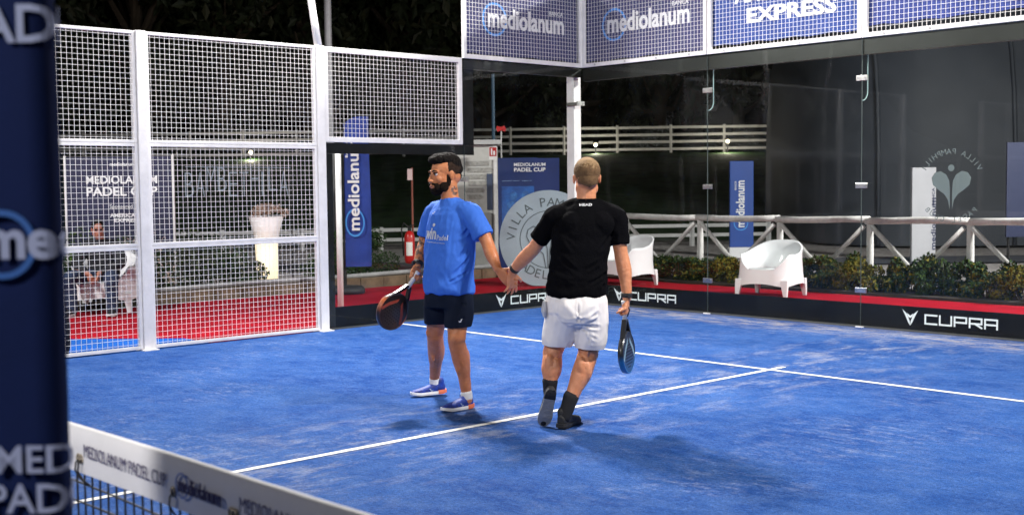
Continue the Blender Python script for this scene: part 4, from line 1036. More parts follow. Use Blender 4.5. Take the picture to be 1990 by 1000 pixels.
def basis(d, n):
    d = V(d).normalized(); n = V(n); n = (n-d*n.dot(d)).normalized(); s = d.cross(n); return d, n, s
def hand(b, wrist, d, palm_n, thumb_side, curl=(10,12,8), spread=5, thumb=(35, 20), size=1.0, grip=False):
    """palm and five separate fingers; d points along the hand, palm_n out of the palm, thumb_side +-1 on d x n"""
    d, n, s = basis(d, palm_n); s = s*thumb_side; w_ = V(wrist); k = size
    pl = .088*k
    # palm: a few overlapping rounded bars from wrist to each knuckle
    for q in (-.028,-.009,.010,.029):
        b.limb([w_+s*q*.55*k, w_+d*pl*.5+s*q*.9*k, w_+d*pl+s*q*k], [.016*k,.0155*k,.0115*k], seg=10, sub=3)
    b.ell(w_+d*.04*k+s*.024*k+n*.006*k, (.022*k,.022*k,.022*k))
    for j, (q, L_, r_) in enumerate(((.030,.072,.0088),(.010,.079,.0090),(-.0105,.074,.0086),(-.030,.058,.0078))):
        a0 = w_+d*(pl-.004*abs(j-1))*k**0+s*q*k*1.02; an = R(spread*(1.2-j)*.9); dd = (d*math.cos(an)+s*math.sin(an)).normalized()
        ax = dd.cross(n).normalized(); pts = [a0-d*.01, a0]; cur = dd.copy(); p = a0.copy(); tot = 0
        for seg_, (fr, cu) in enumerate(((.42, curl[0]), (.32, curl[1]), (.26, curl[2]))):
            cu = cu*(1+.07*j); cur = Matrix.Rotation(R(cu), 3, ax) @ cur
            if (cur.dot(n) < 0) and cu > 0 and tot == 0: ax = -ax; cur = Matrix.Rotation(R(2*cu), 3, ax) @ cur
            tot += cu; p = p+cur*L_*fr*k; pts.append(p.copy())
        b.limb(pts, [r_*1.05*k, r_*1.05*k, r_*.97*k, r_*.9*k, r_*.72*k], seg=10, sub=3)
    tb0 = w_+d*.022*k+s*.026*k+n*.004; t1 = R(thumb[0]); td = (d*math.cos(t1)+s*math.sin(t1)).normalized()
    tn = (td*math.cos(R(thumb[1]))+n*math.sin(R(thumb[1]))).normalized()
    p1 = tb0+td*.038*k; p2 = p1+tn*.030*k; p3 = p2+(tn*.9+n*.25-(s*.25)).normalized()*.026*k
    b.limb([tb0, p1, p2, p3], [.0135*k,.0115*k,.0100*k,.0078*k], seg=10, sub=3)
def head(b, c, f, k=1.0, tilt=0):
    """adds skull, face, nose, lips and ears; returns the head's matrix (x right of the face, y forward)"""
    y = V((f[0], f[1], 0)).normalized(); x = V((y.y, -y.x, 0)); z = V((0,0,1))
    Mx = Matrix(((x.x,y.x,0,c[0]),(x.y,y.y,0,c[1]),(0,0,1,c[2]),(0,0,0,1))) @ Matrix.Rotation(R(tilt), 4, 'X') @ Matrix.Scale(k, 4)
    R3 = Mx.to_3x3()
    def E(p, r): b.ell(Mx @ V(p), r, R3)
    E((0,-.014,.036), (.076,.098,.084)); E((0,-.04,.0), (.066,.068,.07)); E((0,.026,-.012), (.063,.066,.092)); E((0,.036,-.058), (.052,.052,.055)); E((0,.058,-.094), (.028,.030,.022))
    for sx in (-1,1):
        E((sx*.034,.062,-.022), (.024,.022,.026)); E((sx*.051,-.0,-.056), (.016,.032,.030)); E((sx*.030,.080,.026), (.025,.012,.009))
        E((sx*.077,-.008,-.006), (.008,.016,.028)); E((sx*.079,-.013,.010), (.008,.011,.012)); E((sx*.0115,.099,-.034), (.009,.010,.008))
    b.limb([Mx @ V((0,.083,.018)), Mx @ V((0,.098,-.008)), Mx @ V((0,.108,-.030))], [.0085*k,.0095*k,.0125*k], seg=10, sub=3)
    E((0,.092,-.060), (.024,.012,.0065)); E((0,.091,-.072), (.021,.012,.0075)); E((0,.084,-.05), (.028,.014,.012))
    return Mx
def eyes(Mx, parent, pfx=True):
    for sx in (-1, 1):
        b = Blob(); b.ell((0,0,0), (.0112,.0118,.0092)); me = b.mesh('eye')
        for p in me.polygons: p.material_index = 1 if (p.center.normalized().y > .72) else 0
        me.transform(Mx @ Matrix.Translation((sx*.0315,.0795,.0095))); link('eye', me, [EYEW, IRIS], parent, smooth=True)
        bb = Blob(); bb.limb([Mx @ V((sx*.013,.092,.026)), Mx @ V((sx*.032,.094,.033)), Mx @ V((sx*.052,.080,.028))], [.0035,.0042,.0025], seg=8); bb.build('eyebrow', HAIRD, parent, smooth=True)
        bl = Blob(); bl.limb([Mx @ V((sx*.018,.087,.013)), Mx @ V((sx*.032,.0915,.0205)), Mx @ V((sx*.046,.083,.014))], [.0028,.0035,.0025], seg=8); bl.build('eyelid', HAIRD, parent, smooth=True)

def cloth_fold(me, fn_amp, scale, seed=0, stretch=(1,1,1)):
    st = V(stretch)
    def f(p):
        q = V((p.x*st.x, p.y*st.y, p.z*st.z))*scale+V((seed*7.1, seed*3.3, 0))
        w_ = noise.noise_vector(q*.5)*.6; a = noise.noise(q+w_); rdg = 1-abs(a)*2.6
        return fn_amp(p)*(max(-.35, rdg)*.8+.5*noise.noise(q*2.3+w_))
    displace(me, f)
def creases(me, segs):
    """pulled folds: (start, end, half width, depth); a narrow valley with a raised lip beside it"""
    S = [(V(p), V(q), w_, dp) for p, q, w_, dp in segs]
    def f(x):
        t_ = 0
        for p, q, w_, dp in S:
            e = q-p; u = max(0, min(1, (x-p).dot(e)/e.dot(e))); dd = (x-(p+e*u)).length
            if dd < w_*5:
                k = dd/w_; fade = math.sin(math.pi*min(.98, max(.02, .12+u*.88)))**.5
                t_ += fade*(-dp*math.exp(-k*k)+dp*.7*math.exp(-(k-1.9)**2*1.6))
        return t_
    displace(me, f)
def decal(me, target, direction, off=.0025, maxe=.006):
    """drops flat lettering on to cloth along a direction"""
    bm = bmesh.new(); bm.from_mesh(me); bmesh.ops.triangulate(bm, faces=bm.faces[:])
    for _ in range(4):
        es = [e for e in bm.edges if e.calc_length() > maxe]
        if not es: break
        bmesh.ops.subdivide_edges(bm, edges=es, cuts=1); bmesh.ops.triangulate(bm, faces=[f for f in bm.faces if len(f.verts) > 3])
    bt = BVHTree.FromPolygons([v.co for v in target.vertices], [p.vertices for p in target.polygons]); d = V(direction).normalized()
    for v in bm.verts:
        hit = bt.ray_cast(v.co-d*.5, d, 1.2)
        if hit[0] is not None: v.co = hit[0]-d*off
    bm.to_mesh(me); bm.free(); return me
SWO = [(0,.25),(.22,.0),(.5,.12),(.62,.62),(1.0,.95),(.48,.86),(.40,.42),(.24,.30),(.08,.45)]
def brand_tick(Mx, s):
    mb = MB(); mb.prism([(x*s*1.4, y*s) for x, y in SWO], 0, .0005, Mx); return mb.mesh('tick')

def shoe(parent, heel, toe, up, k, m_up, m_sole, m_accent, m_lace, lab=None):
    """running shoe from heel point to toe point; up is the direction of the ankle"""
    heel = V(heel); y = (V(toe)-heel).normalized(); z = V(up); z = (z-y*z.dot(y)).normalized(); x = y.cross(z)
    Mx = Matrix(((x.x,y.x,z.x,heel.x),(x.y,y.y,z.y,heel.y),(x.z,y.z,z.z,heel.z),(0,0,0,1))) @ Matrix.Scale(k, 4)
    st = [(-.010,.024,.072),(.012,.033,.092),(.05,.037,.093),(.09,.038,.084),(.13,.041,.070),(.17,.046,.057),(.21,.047,.047),(.245,.041,.040),(.272,.028,.033),(.285,.012,.026)]
    b = Blob(); rg = []
    for (yy, hw, h) in st: rg.append(((0,yy,h*.45+.010), (hw,0,0), (0,0,h*.55)))
    b.loft(rg, 20, 2.5); b.limb([(0,.035,.075),(0,.030,.105)], [.036,.037]); b.ell((0,.07,.09), (.026,.04,.018)); b.xf(Mx)
    me = remesh(b, .0045, 4); up_o = link('shoe', me, m_up, parent, label=lab)
    out = [(-.020,.022),(.0,.036),(.04,.040),(.10,.040),(.15,.045),(.20,.051),(.245,.046),(.275,.032),(.292,.012)]
    poly = [(w_, yy) for yy, w_ in out]+[(-w_, yy) for yy, w_ in out[::-1]]
    def slab(y0, y1, z0f, z1f, m, nm):
        b2 = MB(); vs = []; n_ = 26; fs = []
        for i in range(n_+1):
            yy = y0+(y1-y0)*i/n_; w_ = 0
            for (ya, wa), (yb, wb) in zip(out[:-1], out[1:]):
                if ya <= yy <= yb: w_ = wa+(wb-wa)*(yy-ya)/(yb-ya)
            w_ = max(w_, .012); zt = z1f(yy); zb = z0f(yy)
            vs += [(-w_,yy,zb),(w_,yy,zb),(w_*1.04,yy,(zb+zt)/2),(w_*.97,yy,zt),(-w_*.97,yy,zt),(-w_*1.04,yy,(zb+zt)/2)]
        for i in range(n_):
            for q in range(6): a = i*6+q; c_ = i*6+(q+1) % 6; fs.append((a, c_, c_+6, a+6))
        fs += [tuple(range(5,-1,-1)), tuple(n_*6+q for q in range(6))]; b2.add(vs, fs); b2.xf(Mx); b2.build(nm, m, up_o, smooth=False)
    lift = lambda yy: .0+max(0, yy-.21)*.18+max(0, .02-yy)*.2
    slab(.055, .290, lift, lambda yy: .026+max(0, yy-.21)*.12, m_sole, 'sole')
    slab(-.020, .054, lift, lambda yy: .034, m_accent, 'heel_sole')
    b3 = MB()
    for i in range(5):
        yy = .095+.018*i; z_ = .090-.0105*i; b3.tube([(-.022,yy,z_-.008),(0,yy+.004,z_+.004),(.022,yy,z_-.008)], .003, 6)
    b3.tube([(0,.09,.10),(.018,.10,.106),(.022,.085,.104)], .003, 6); b3.xf(Mx); b3.build('lace', m_lace, up_o, smooth=True)
    return Mx, up_o, me
def sock(parent, a, c, r0_, r1_, m):
    b = Blob(); b.limb([a, (V(a)+V(c))/2, c], [r0_, (r0_+r1_)/2*.99, r1_]); b.build('sock', m, parent, smooth=True)
def band(parent, p, d, r_, w_, m, name='wristband', box=None):
    d = V(d).normalized(); p = V(p); mb = MB(); mb.tube([p-d*w_/2, p-d*w_*.35, p+d*w_*.35, p+d*w_/2], [r_*.97, r_*1.05, r_*1.05, r_*.97], 18)
    o = mb.build(name, m, parent, smooth=True)
    if box:
        n = V(box).normalized(); b2 = MB(); b2.bar(p+n*(r_*.9), p+n*(r_*1.35), .032, .028, up=d); b2.build('watch_case', RUBBER, o, bevel=.003)
    return o

def racket(label, Mx, m_face, m_edge, m_grip, m_dec):
    """padel racket: local y runs from the butt (0) to the tip (.455), z out of the face"""
    o = bpy.data.objects.new('padel_racket', None); COL.objects.link(o); o.matrix_world = Mx; tag(o, label, 'padel racket', 'padel rackets held by the players')
    MB().tube([(0,0,0),(0,.012,0),(0,.03,0),(0,.135,0)], [.019,.0175,.0155,.0150], 12).xf(Matrix.Diagonal((1.05,1,.9,1))).build('grip', m_grip, o, smooth=True)
    cy, ax, ay = .325, .130, .132
    def outl(k, n_=40):
        pts = []
        for i in range(n_):
            a = 2*math.pi*i/n_; x = ax*k*math.cos(a); y = cy+ay*k*math.sin(a)
            if math.sin(a) < 0: x *= 1-.30*abs(math.sin(a))**2.2
            pts.append((x, y))
        return pts
    MB().prism(outl(.955), -.0165, .0165).build('face', m_face, o, bevel=.003)
    P = outl(1.0); mb = MB(); vs = []; fs = []; n_ = len(P)
    for i, (x, y) in enumerate(P):
        t = (x*.0, (y-cy)*.0); q = V((x, y-cy, 0)).normalized()
        for (dr, z) in ((-.008,-.0185),(.0,-.017),(.003,0),(.0,.017),(-.008,.0185)): vs.append((x+q.x*dr, y+q.y*dr, z))
    for i in range(n_):
        j = (i+1) % n_
        for k_ in range(4): fs.append((i*5+k_, j*5+k_, j*5+k_+1, i*5+k_+1))
        fs.append((i*5+4, j*5+4, j*5, i*5))
    mb.add(vs, fs); mb.build('rim', m_edge, o, smooth=True)
    for sx in (-1,1): MB().bar((sx*.010,.12,0), (sx*.072,.232,0), .020, .032, up=(0,0,1)).build('throat_arm', m_edge, o, bevel=.004)
    MB().bar((-.05,.213,0),(.05,.213,0), .030,.018, up=(0,0,1)).build('throat_bridge', m_face, o, bevel=.003)
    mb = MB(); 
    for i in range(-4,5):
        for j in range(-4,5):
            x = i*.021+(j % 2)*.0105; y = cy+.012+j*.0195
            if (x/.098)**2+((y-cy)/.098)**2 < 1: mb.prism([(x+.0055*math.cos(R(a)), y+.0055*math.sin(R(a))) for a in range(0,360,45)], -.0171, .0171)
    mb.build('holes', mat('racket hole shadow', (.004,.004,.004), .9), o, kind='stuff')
    for sz in (1,-1):
        mb = MB(); z0, z1 = (.0166,.0174) if sz > 0 else (-.0174,-.0166)
        for q in (-1, 1):
            pl = [(q*.020,.235),(q*.085,.30),(q*.118,.36),(q*.100,.37),(q*.068,.315),(q*.02,.262)]
            mb.prism(pl if q > 0 else pl[::-1], z0, z1)
        mb.build('face_graphic', m_dec, o)
    return o

# ------------------------------------------------------------ player in blue
PB_LOC = (4.42, -5.88, 0.0)
Lv = V((.72,-.69,0)); Fv = V((-.69,-.72,0))         # his left and his front, in the group's own axes
b = Blob()
Hc = (-.078,.012,1.597); HM = head(b, Hc, (-.84,-.54), 1.10, -2)
b.limb([(-.036,.004,1.39),(-.046,.010,1.46),(-.060,.020,1.56)], [.068,.062,.064])
b.loft([((-.055,-.03,.80), Lv*.125, Fv*.09), ((-.05,-.02,1.0), Lv*.14, Fv*.10), ((-.03,0,1.25), Lv*.165, Fv*.11), ((-.032,.004,1.38), Lv*.13, Fv*.08), ((-.038,.005,1.42), Lv*.07, Fv*.06)])
# left arm reaching back to the partner's hand
WL = V((.283,-.345,.975)); EL = V((.214,-.215,1.140))
b.limb([(.105,-.125,1.345), (.165,-.175,1.25), EL, (.238,-.262,1.075), WL], [.055,.052,.043,.044,.027])
hd = V((.062,-.052,-.070)).normalized()
hand(b, WL+hd*.012, hd, (.5,.75,.25), 1, curl=(16,12,8), spread=11, thumb=(52,8))
# right arm down with the racket
WR_ = V((-.281,.078,.972)); ER = V((-.238,.188,1.135))
b.limb([(-.165,.135,1.345), (-.205,.165,1.25), ER, (-.256,.140,1.06), WR_], [.055,.050,.042,.043,.027])
# legs
b.limb([(.010,-.085,.80),(.006,-.098,.72),(-.002,-.148,.515),(-.004,-.150,.47),(.022,-.105,.345),(.044,-.070,.20),(.054,-.058,.095),(.058,-.058,.06)], [.082,.090,.062,.058,.060,.041,.036,.038])
b.ell((-.018,-.185,.50), (.038,.034,.045)); b.ell((.048,-.078,.345), (.036,.044,.080)); b.ell((.002,-.128,.35), (.022,.022,.10)); b.ell((.012,-.15,.60), (.05,.04,.07))
b.limb([(-.115,.04,.80),(-.140,.045,.72),(-.165,.135,.52),(-.168,.155,.47),(-.172,.285,.345),(-.186,.40,.22),(-.197,.472,.130),(-.194,.478,.09)], [.082,.090,.062,.058,.060,.042,.036,.038])
b.ell((-.195,.118,.505), (.036,.034,.045)); b.ell((-.150,.30,.36), (.040,.045,.075)); b.ell((-.19,.235,.37), (.020,.022,.09))
rkd = V((-.075,-.045,-.115)).normalized()            # racket axis, butt to tip
ghd = (V((-.303,.048,.905))-WR_).normalized()
GP = V((-.312,.035,.888))
hand(b, WR_+ghd*.008, V((-.25,-.35,-.9)), (.55,-.75,.1), -1, curl=(62,72,50), spread=1, thumb=(40,55), size=.95)
me = remesh(b, .0052, 3)
p1 = bpy.data.objects.new('person', me); COL.objects.link(p1); p1.location = PB_LOC; p1.rotation_euler = (0,0,FACE); me.materials.append(SK1)
displace(me, lambda p: .0018*noise.noise(p*16)+.0008*noise.noise(p*45)); tag(p1, 'bearded man in royal blue jersey and dark navy shorts, racket low in his right hand', 'person')
b = Blob()
for p, r_ in (((0,.046,-.086),(.039,.044,.033)),((0,.062,-.103),(.028,.030,.020)),((0,.080,-.088),(.030,.022,.020))): b.ell(HM @ V(p), r_, HM.to_3x3())
for sx in (-1,1):
    b.ell(HM @ V((sx*.060,.012,-.018)), (.008,.010,.034), HM.to_3x3())
    for p, r_ in (((sx*.046,.028,-.065),(.020,.036,.036)),((sx*.058,.006,-.038),(.013,.016,.034)),((sx*.020,.094,-.050),(.016,.012,.0065)),((sx*.033,.075,-.068),(.014,.018,.024))): b.ell(HM @ V(p), r_, HM.to_3x3())
me = remesh(b, .004, 2); displace(me, lambda p: .0022*noise.noise(p*160)+.002*noise.noise(p*60)); link('beard', me, BEARD, p1)
b = Blob()
for p, r_ in (((0,-.010,.098),(.070,.088,.044)),((0,.045,.100),(.060,.046,.036)),((0,.078,.098),(.046,.024,.021)),((0,-.045,.072),(.075,.066,.066)),((0,-.075,.040),(.064,.044,.052)),((0,-.085,.0),(.048,.026,.035))): b.ell(HM @ V(p), r_, HM.to_3x3())
me = remesh(b, .004, 2); displace(me, lambda p: .005*noise.noise(V((p.x*55, p.y*55, p.z*35)))+.003*noise.noise(p*120)+.001); link('hair', me, HAIRD, p1)
b = Blob()
b.ell(HM @ V((0,-.022,.040)), (.0785,.0975,.078), HM.to_3x3()); me = remesh(b, .005, 1)
Hi = HM.inverted(); bm = bmesh.new(); bm.from_mesh(me)
def cut(v):
    q = Hi @ v.co; return (q.z < .012-max(0,-q.y-.03)*1.5) or (q.y > .040+q.z*.12) or (q.z < .0 and abs(q.y+.008) < .02)
bmesh.ops.delete(bm, geom=[v for v in bm.verts if cut(v)], context='VERTS'); bm.to_mesh(me); bm.free(); link('hair_sides', me, FADE, p1)
eyes(HM, p1)
bl = Blob(); bl.ell(HM @ V((0,.1005,-.0640)), (.019,.006,.0045), HM.to_3x3()); bl.build('lips', LIPS, p1, smooth=True)
# jersey
b = Blob()
b.loft([((-.060,-.032,.800), Lv*.186, Fv*.150), ((-.061,-.034,.83), Lv*.187, Fv*.152), ((-.058,-.032,.95), Lv*.182, Fv*.152), ((-.046,-.022,1.10), Lv*.186, Fv*.148), ((-.032,-.008,1.24), Lv*.190, Fv*.138), ((-.030,.0,1.33), Lv*.180, Fv*.118), ((-.034,.004,1.385), Lv*.140, Fv*.090), ((-.038,.005,1.425), Lv*.082, Fv*.070), ((-.040,.005,1.44), Lv*.066, Fv*.062)], 32, 2.25)
b.limb([(-.03,.0,1.345),(.095,-.118,1.340),(.142,-.158,1.275),(.190,-.190,1.185)], [.08,.072,.068,.070], flat=True)
b.limb([(-.03,.0,1.345),(-.150,.118,1.345),(-.190,.150,1.275),(-.218,.165,1.175)], [.08,.070,.066,.064], flat=True)
b.limb([(-.04,.005,1.405),(.045,-.068,1.372),(.115,-.125,1.330)],[.052,.050,.052]); b.limb([(-.04,.005,1.405),(-.10,.070,1.378),(-.155,.120,1.335)],[.052,.050,.052])
me = remesh(b, .0065, 4)
hemc = V((-.06,-.033,.80))
cloth_fold(me, lambda p: .006+.009*max(0,min(1,(1.22-p.z)/.4)), 6.5, 1, (1,1,.7)); cloth_fold(me, lambda p: .003, 17, 2, (1.3,1.3,.6))
creases(me, [((.10,-.17,1.24),(-.02,-.16,1.14),.011,.009), ((.11,-.19,1.16),(.02,-.20,1.04),.011,.009), ((.10,-.17,1.05),(-.02,-.20,.93),.011,.010), ((.09,-.16,.96),(-.04,-.20,.88),.010,.010), ((-.19,.04,1.20),(-.15,-.08,1.05),.010,.008), ((-.20,.0,1.0),(-.14,-.13,.90),.010,.009), ((.02,-.20,.92),(-.10,-.18,.84),.009,.008), ((.13,-.13,1.31),(.16,-.19,1.20),.009,.008), ((.09,-.14,1.37),(.12,-.20,1.24),.009,.006)])
jersey1 = me; js = link('jersey', me, BLUET, p1)
collar = MB(); ps = []
for k in range(25):
    a = 2*math.pi*k/24; q = V((-.041,.005,1.438))+Lv*.063*math.cos(a)+Fv*.060*math.sin(a)-V((0,0,.018))*max(0, math.sin(a)); ps.append(q)
collar.tube(ps, .0058, 8, cap=False); collar.build('collar', mat('blue rib collar', (.030,.115,.56), .8), p1, smooth=True)
# chest lettering, in the chest plane: x axis to his left
dF = -Fv
def chest(Mloc): return FX(V((-.045,-.02,0))+Fv*.16+V((0,0,0)), Lv, (0,0,1)) @ Mloc
T = Matrix.Translation
for s, x, z, w_, h, bo in (('win', -.125, 1.165, .130, .078, .035), ('Padel', .012, 1.160, .095, .036, .01)):
    me_ = text_mesh(s, width=w_, height=h, bold=bo, depth=.0002); me_.transform(chest(T((x, z, 0)))); decal(me_, jersey1, dF); link('lettering', me_, PRINTW, p1)
me_ = ring_mb((0,0), .006, .011, chest(T((-.032, 1.262, 0))), 14, .0002).mesh('t'); decal(me_, jersey1, dF); link('dot_print', me_, PRINTW, p1)
me_ = text_mesh('il tuo padel point per il mondo', width=.175, height=.012, depth=.0002, bold=.01); me_.transform(chest(T((-.085, 1.143, 0)) @ Matrix.Rotation(R(-3), 4, 'Z'))); decal(me_, jersey1, dF); link('lettering', me_, PRINTW, p1)
me_ = brand_tick(chest(T((-.075, 1.335, 0))), .020); decal(me_, jersey1, dF); link('emblem', me_, PRINTW, p1)
# shorts
b = Blob()
b.loft([((-.058,-.03,.845), Lv*.168, Fv*.132), ((-.060,-.03,.76), Lv*.176, Fv*.140), ((-.066,-.028,.70), Lv*.172, Fv*.132)], 28, 2.3)
b.limb([(.0,-.085,.76),(.012,-.105,.68),(.006,-.128,.60)], [.105,.100,.094]); b.limb([(-.120,.04,.76),(-.138,.055,.68),(-.150,.085,.605)], [.105,.098,.092])
b.limb([(.004,-.125,.62),(.003,-.132,.60)], [.094,.092])
me = remesh(b, .0065, 4); bm = bmesh.new(); bm.from_mesh(me)
bmesh.ops.bisect_plane(bm, geom=bm.verts[:]+bm.edges[:]+bm.faces[:], plane_co=(0,0,.575), plane_no=(0,0,-1), clear_outer=True); bm.to_mesh(me); bm.free()
me.polygons.foreach_set('use_smooth', [True]*len(me.polygons)); cloth_fold(me, lambda p: .007, 7, 3, (1,1,.7)); creases(me, [((-.03,-.14,.70),(.07,-.20,.74),.010,.008), ((-.02,-.16,.66),(.07,-.22,.62),.010,.007), ((-.06,-.13,.69),(-.16,-.05,.72),.010,.008)]); so = link('shorts', me, NAVYS, p1)
me_ = brand_tick(FX(V((.030,-.30,.612)), V((.96,-.25,0)), (0,0,1)), .026); decal(me_, me, (-.2,1,0)); link('emblem', me_, PRINTW, p1)
# shoes
SB = mat('bright blue shoe mesh', (.010,.055,.42), .55, bump=.4, bscale=120, col2=(.006,.012,.09), vscale=26); SW_ = mat('white shoe foam', (.74,.74,.74), .6); SO = mat('coral heel foam', (.75,.18,.08), .6); LB = mat('navy laces', (.01,.02,.09), .8)
PBL = mat('pale shoe print', (.5,.62,.75), .6)
for heel, toe, up, lb in (((.083,-.036,.004),(-.085,-.172,.004),(0,0,1),None), ((-.132,.488,.018),(-.372,.415,.008),(.05,0,1),None)):
    Ms, uo, um_ = shoe(p1, heel, toe, up, .86 if lb is None else 1, SB, SW_, SO, LB, lb)
    for sx in (1,-1):
        me_ = brand_tick(Ms @ FX((sx*.09, .10 if sx < 0 else .16, .028),(0, 1 if sx < 0 else -1, 0),(0,0,1)), .030); decal(me_, um_, (Ms.to_3x3() @ V((-sx,0,0))), maxe=.008); link('side_print', me_, PBL, uo)
sock(p1, (.056,-.058,.075), (.054,-.060,.108), .040,.040, SOCKW); sock(p1, (-.195,.478,.092), (-.196,.474,.125), .040,.040, SOCKW)
band(p1, WR_+V((.006,.012,.02)), ER-WR_, .033, .030, RUBBER, 'wristwatch', (-.8,-.4,.1))

# racket of the player in blue
def ramp_y(name, stops, rough=.35, coat=.3):
    m = bpy.data.materials.new(name); m.use_nodes = True; t = m.node_tree; L = t.links.new; bs = t.nodes['Principled BSDF']; bs.inputs['Roughness'].default_value = rough; bs.inputs['Coat Weight'].default_value = coat
    sp = t.nodes.new('ShaderNodeSeparateXYZ'); L(t.nodes.new('ShaderNodeTexCoord').outputs['Object'], sp.inputs[0])
    r = t.nodes.new('ShaderNodeValToRGB'); L(sp.outputs[1], r.inputs[0]); e = r.color_ramp.elements
    while len(e) < len(stops): e.new(.5)
    for q, (p, c) in zip(e, stops): q.position = p; q.color = (*c, 1)
    L(r.outputs[0], bs.inputs['Base Color']); return m
OR = ramp_y('black rim with copper tip', [(0,(.01,.008,.008)),(.27,(.012,.008,.008)),(.31,(.42,.10,.03)),(.36,(.30,.06,.02)),(.40,(.02,.01,.008))]); BF1 = mat('glossy dark brown racket face', (.010,.006,.005), .3, coat=.3, var=.6, vscale=12)
loc2w = Matrix.Translation(PB_LOC) @ Matrix.Rotation(FACE, 4, 'Z')
def rk_matrix(base, axis, normal, L2W):
    y = V(axis).normalized(); z = V(normal); z = (z-y*z.dot(y)).normalized(); x = y.cross(z)
    return L2W @ Matrix(((x.x,y.x,z.x,base[0]),(x.y,y.y,z.y,base[1]),(x.z,y.z,z.z,base[2]),(0,0,0,1)))
ax1 = (V((-.518,-.100,.585))-V((-.285,.045,.935))).normalized()
racket('dark racket with copper orange rim held by the bearded player in blue', rk_matrix(V((-.272,.040,.935)), ax1, (.60,-.70,-.28), loc2w), BF1, OR, mat('white grip tape', (.72,.70,.69), .8, bump=.4, bscale=90), mat('burnt red graphic', (.20,.03,.015), .4))

# ------------------------------------------------------------ player in black, seen from behind
PK_LOC = (5.40, -5.90, 0.0)
X_ = V((1,.06,0)); Y_ = V((-.06,1,0))
b = Blob()
KM = head(b, (.198,.060,1.562), (-.10,1), 1.06, -3)
b.limb([(.190,.040,1.40),(.194,.040,1.46),(.196,.046,1.53)], [.064,.060,.060])
b.loft([((.13,.01,.84), X_*.155, Y_*.11), ((.135,.015,1.0), X_*.155, Y_*.11), ((.172,.03,1.25), X_*.165, Y_*.105), ((.183,.036,1.37), X_*.125, Y_*.075), ((.188,.04,1.41), X_*.07, Y_*.058)])
WKL = V((-.276,.300,.968)); EKL = V((-.130,.150,1.130))
b.limb([(-.005,.045,1.335), (-.060,.085,1.24), EKL, (-.190,.205,1.065), WKL], [.048,.049,.044,.046,.028])
hk = V((.0,.20,-.80)).normalized()
hand(b, WKL+hk*.012, hk, (-.55,.75,.1), 1, curl=(12,14,10), spread=13, thumb=(48,15))
WKR = V((.440,-.012,.815)); EKR = V((.408,.030,1.095))
b.limb([(.360,.040,1.315), (.388,.040,1.22), EKR, (.428,.020,.985), (.436,.0,.90), WKR], [.048,.048,.044,.047,.036,.028])
hand(b, WKR+V((0,0,-.010)), (-.05,-.02,-1), (-.95,.25,0), -1, curl=(68,74,50), spread=1, thumb=(30,50), size=.98)
b.limb([(.055,.01,.84),(.046,.008,.72),(-.018,.088,.48),(-.024,.095,.445),(-.033,.045,.365),(-.045,.028,.29),(-.047,.030,.245),(-.050,.034,.21)], [.100,.098,.064,.062,.066,.045,.038,.038])
b.ell((-.048,.018,.395), (.034,.036,.072)); b.ell((-.008,.018,.380), (.032,.036,.062)); b.ell((-.020,.05,.47), (.050,.045,.05))
b.limb([(.195,.01,.84),(.205,.005,.72),(.200,.050,.48),(.194,.050,.445),(.158,.012,.35),(.098,-.020,.22),(.055,-.034,.13),(.04,-.036,.07)], [.090,.096,.066,.064,.066,.045,.034,.028])
b.ell((.150,-.020,.372), (.032,.036,.078)); b.ell((.186,-.016,.360), (.034,.036,.068)); b.ell((.190,.012,.50), (.020,.05,.07))
me = remesh(b, .0052, 3)
p2_ = bpy.data.objects.new('person', me); COL.objects.link(p2_); p2_.location = PK_LOC; p2_.rotation_euler = (0,0,FACE); me.materials.append(SK2)
displace(me, lambda p: .0018*noise.noise(p*16)+.0008*noise.noise(p*45)); tag(p2_, 'man seen from behind in black jersey and white shorts touching his partner\'s hand', 'person')
KR3 = KM.to_3x3(); b = Blob()
b.ell(KM @ V((0,-.016,.040)), (.0795,.1010,.0865), KR3); b.ell(KM @ V((0,-.052,-.006)), (.063,.060,.070), KR3); me = remesh(b, .0045, 2)
Ki = KM.inverted(); bm = bmesh.new(); bm.from_mesh(me)
def cut2(v):
    q = Ki @ v.co; return (q.z < -.058+(.02*abs(q.x)/.05)) or (q.y > .055) or (q.y > -.035 and q.z < .018) 
bmesh.ops.delete(bm, geom=[v for v in bm.verts if cut2(v)], context='VERTS'); bm.to_mesh(me); bm.free()
displace(me, lambda p: .0016*noise.noise(p*110)); 
hm_ = link('hair', me, [BLOND, BLOND2], p2_)
for pl_ in me.polygons:
    q = Ki @ pl_.center; pl_.material_index = 1 if q.z > .072+.045*noise.noise(pl_.center*95) else 0
eyes(KM, p2_)
b = Blob()
b.loft([((.124,.008,.832), X_*.186, Y_*.135), ((.125,.010,.86), X_*.188, Y_*.137), ((.133,.014,.97), X_*.176, Y_*.132), ((.150,.022,1.10), X_*.180, Y_*.132), ((.170,.030,1.23), X_*.192, Y_*.130), ((.180,.036,1.32), X_*.185, Y_*.112), ((.184,.038,1.375), X_*.145, Y_*.088), ((.188,.040,1.415), X_*.085, Y_*.068), ((.189,.040,1.432), X_*.066, Y_*.060)], 32, 2.2)
b.limb([(.18,.04,1.33),(.010,.045,1.330),(-.045,.078,1.26),(-.108,.118,1.180)], [.08,.070,.064,.061], flat=True)
b.limb([(.18,.04,1.33),(.358,.042,1.325),(.385,.040,1.25),(.396,.034,1.150)], [.085,.074,.068,.065], flat=True)
b.limb([(.186,.04,1.40),(.09,.042,1.375),(.01,.045,1.330)],[.054,.052,.052]); b.limb([(.186,.04,1.40),(.28,.042,1.375),(.365,.042,1.325)],[.054,.052,.052])
b.ell((.10,-.045,1.27), (.085,.048,.09)); b.ell((.27,-.035,1.27), (.085,.048,.09))
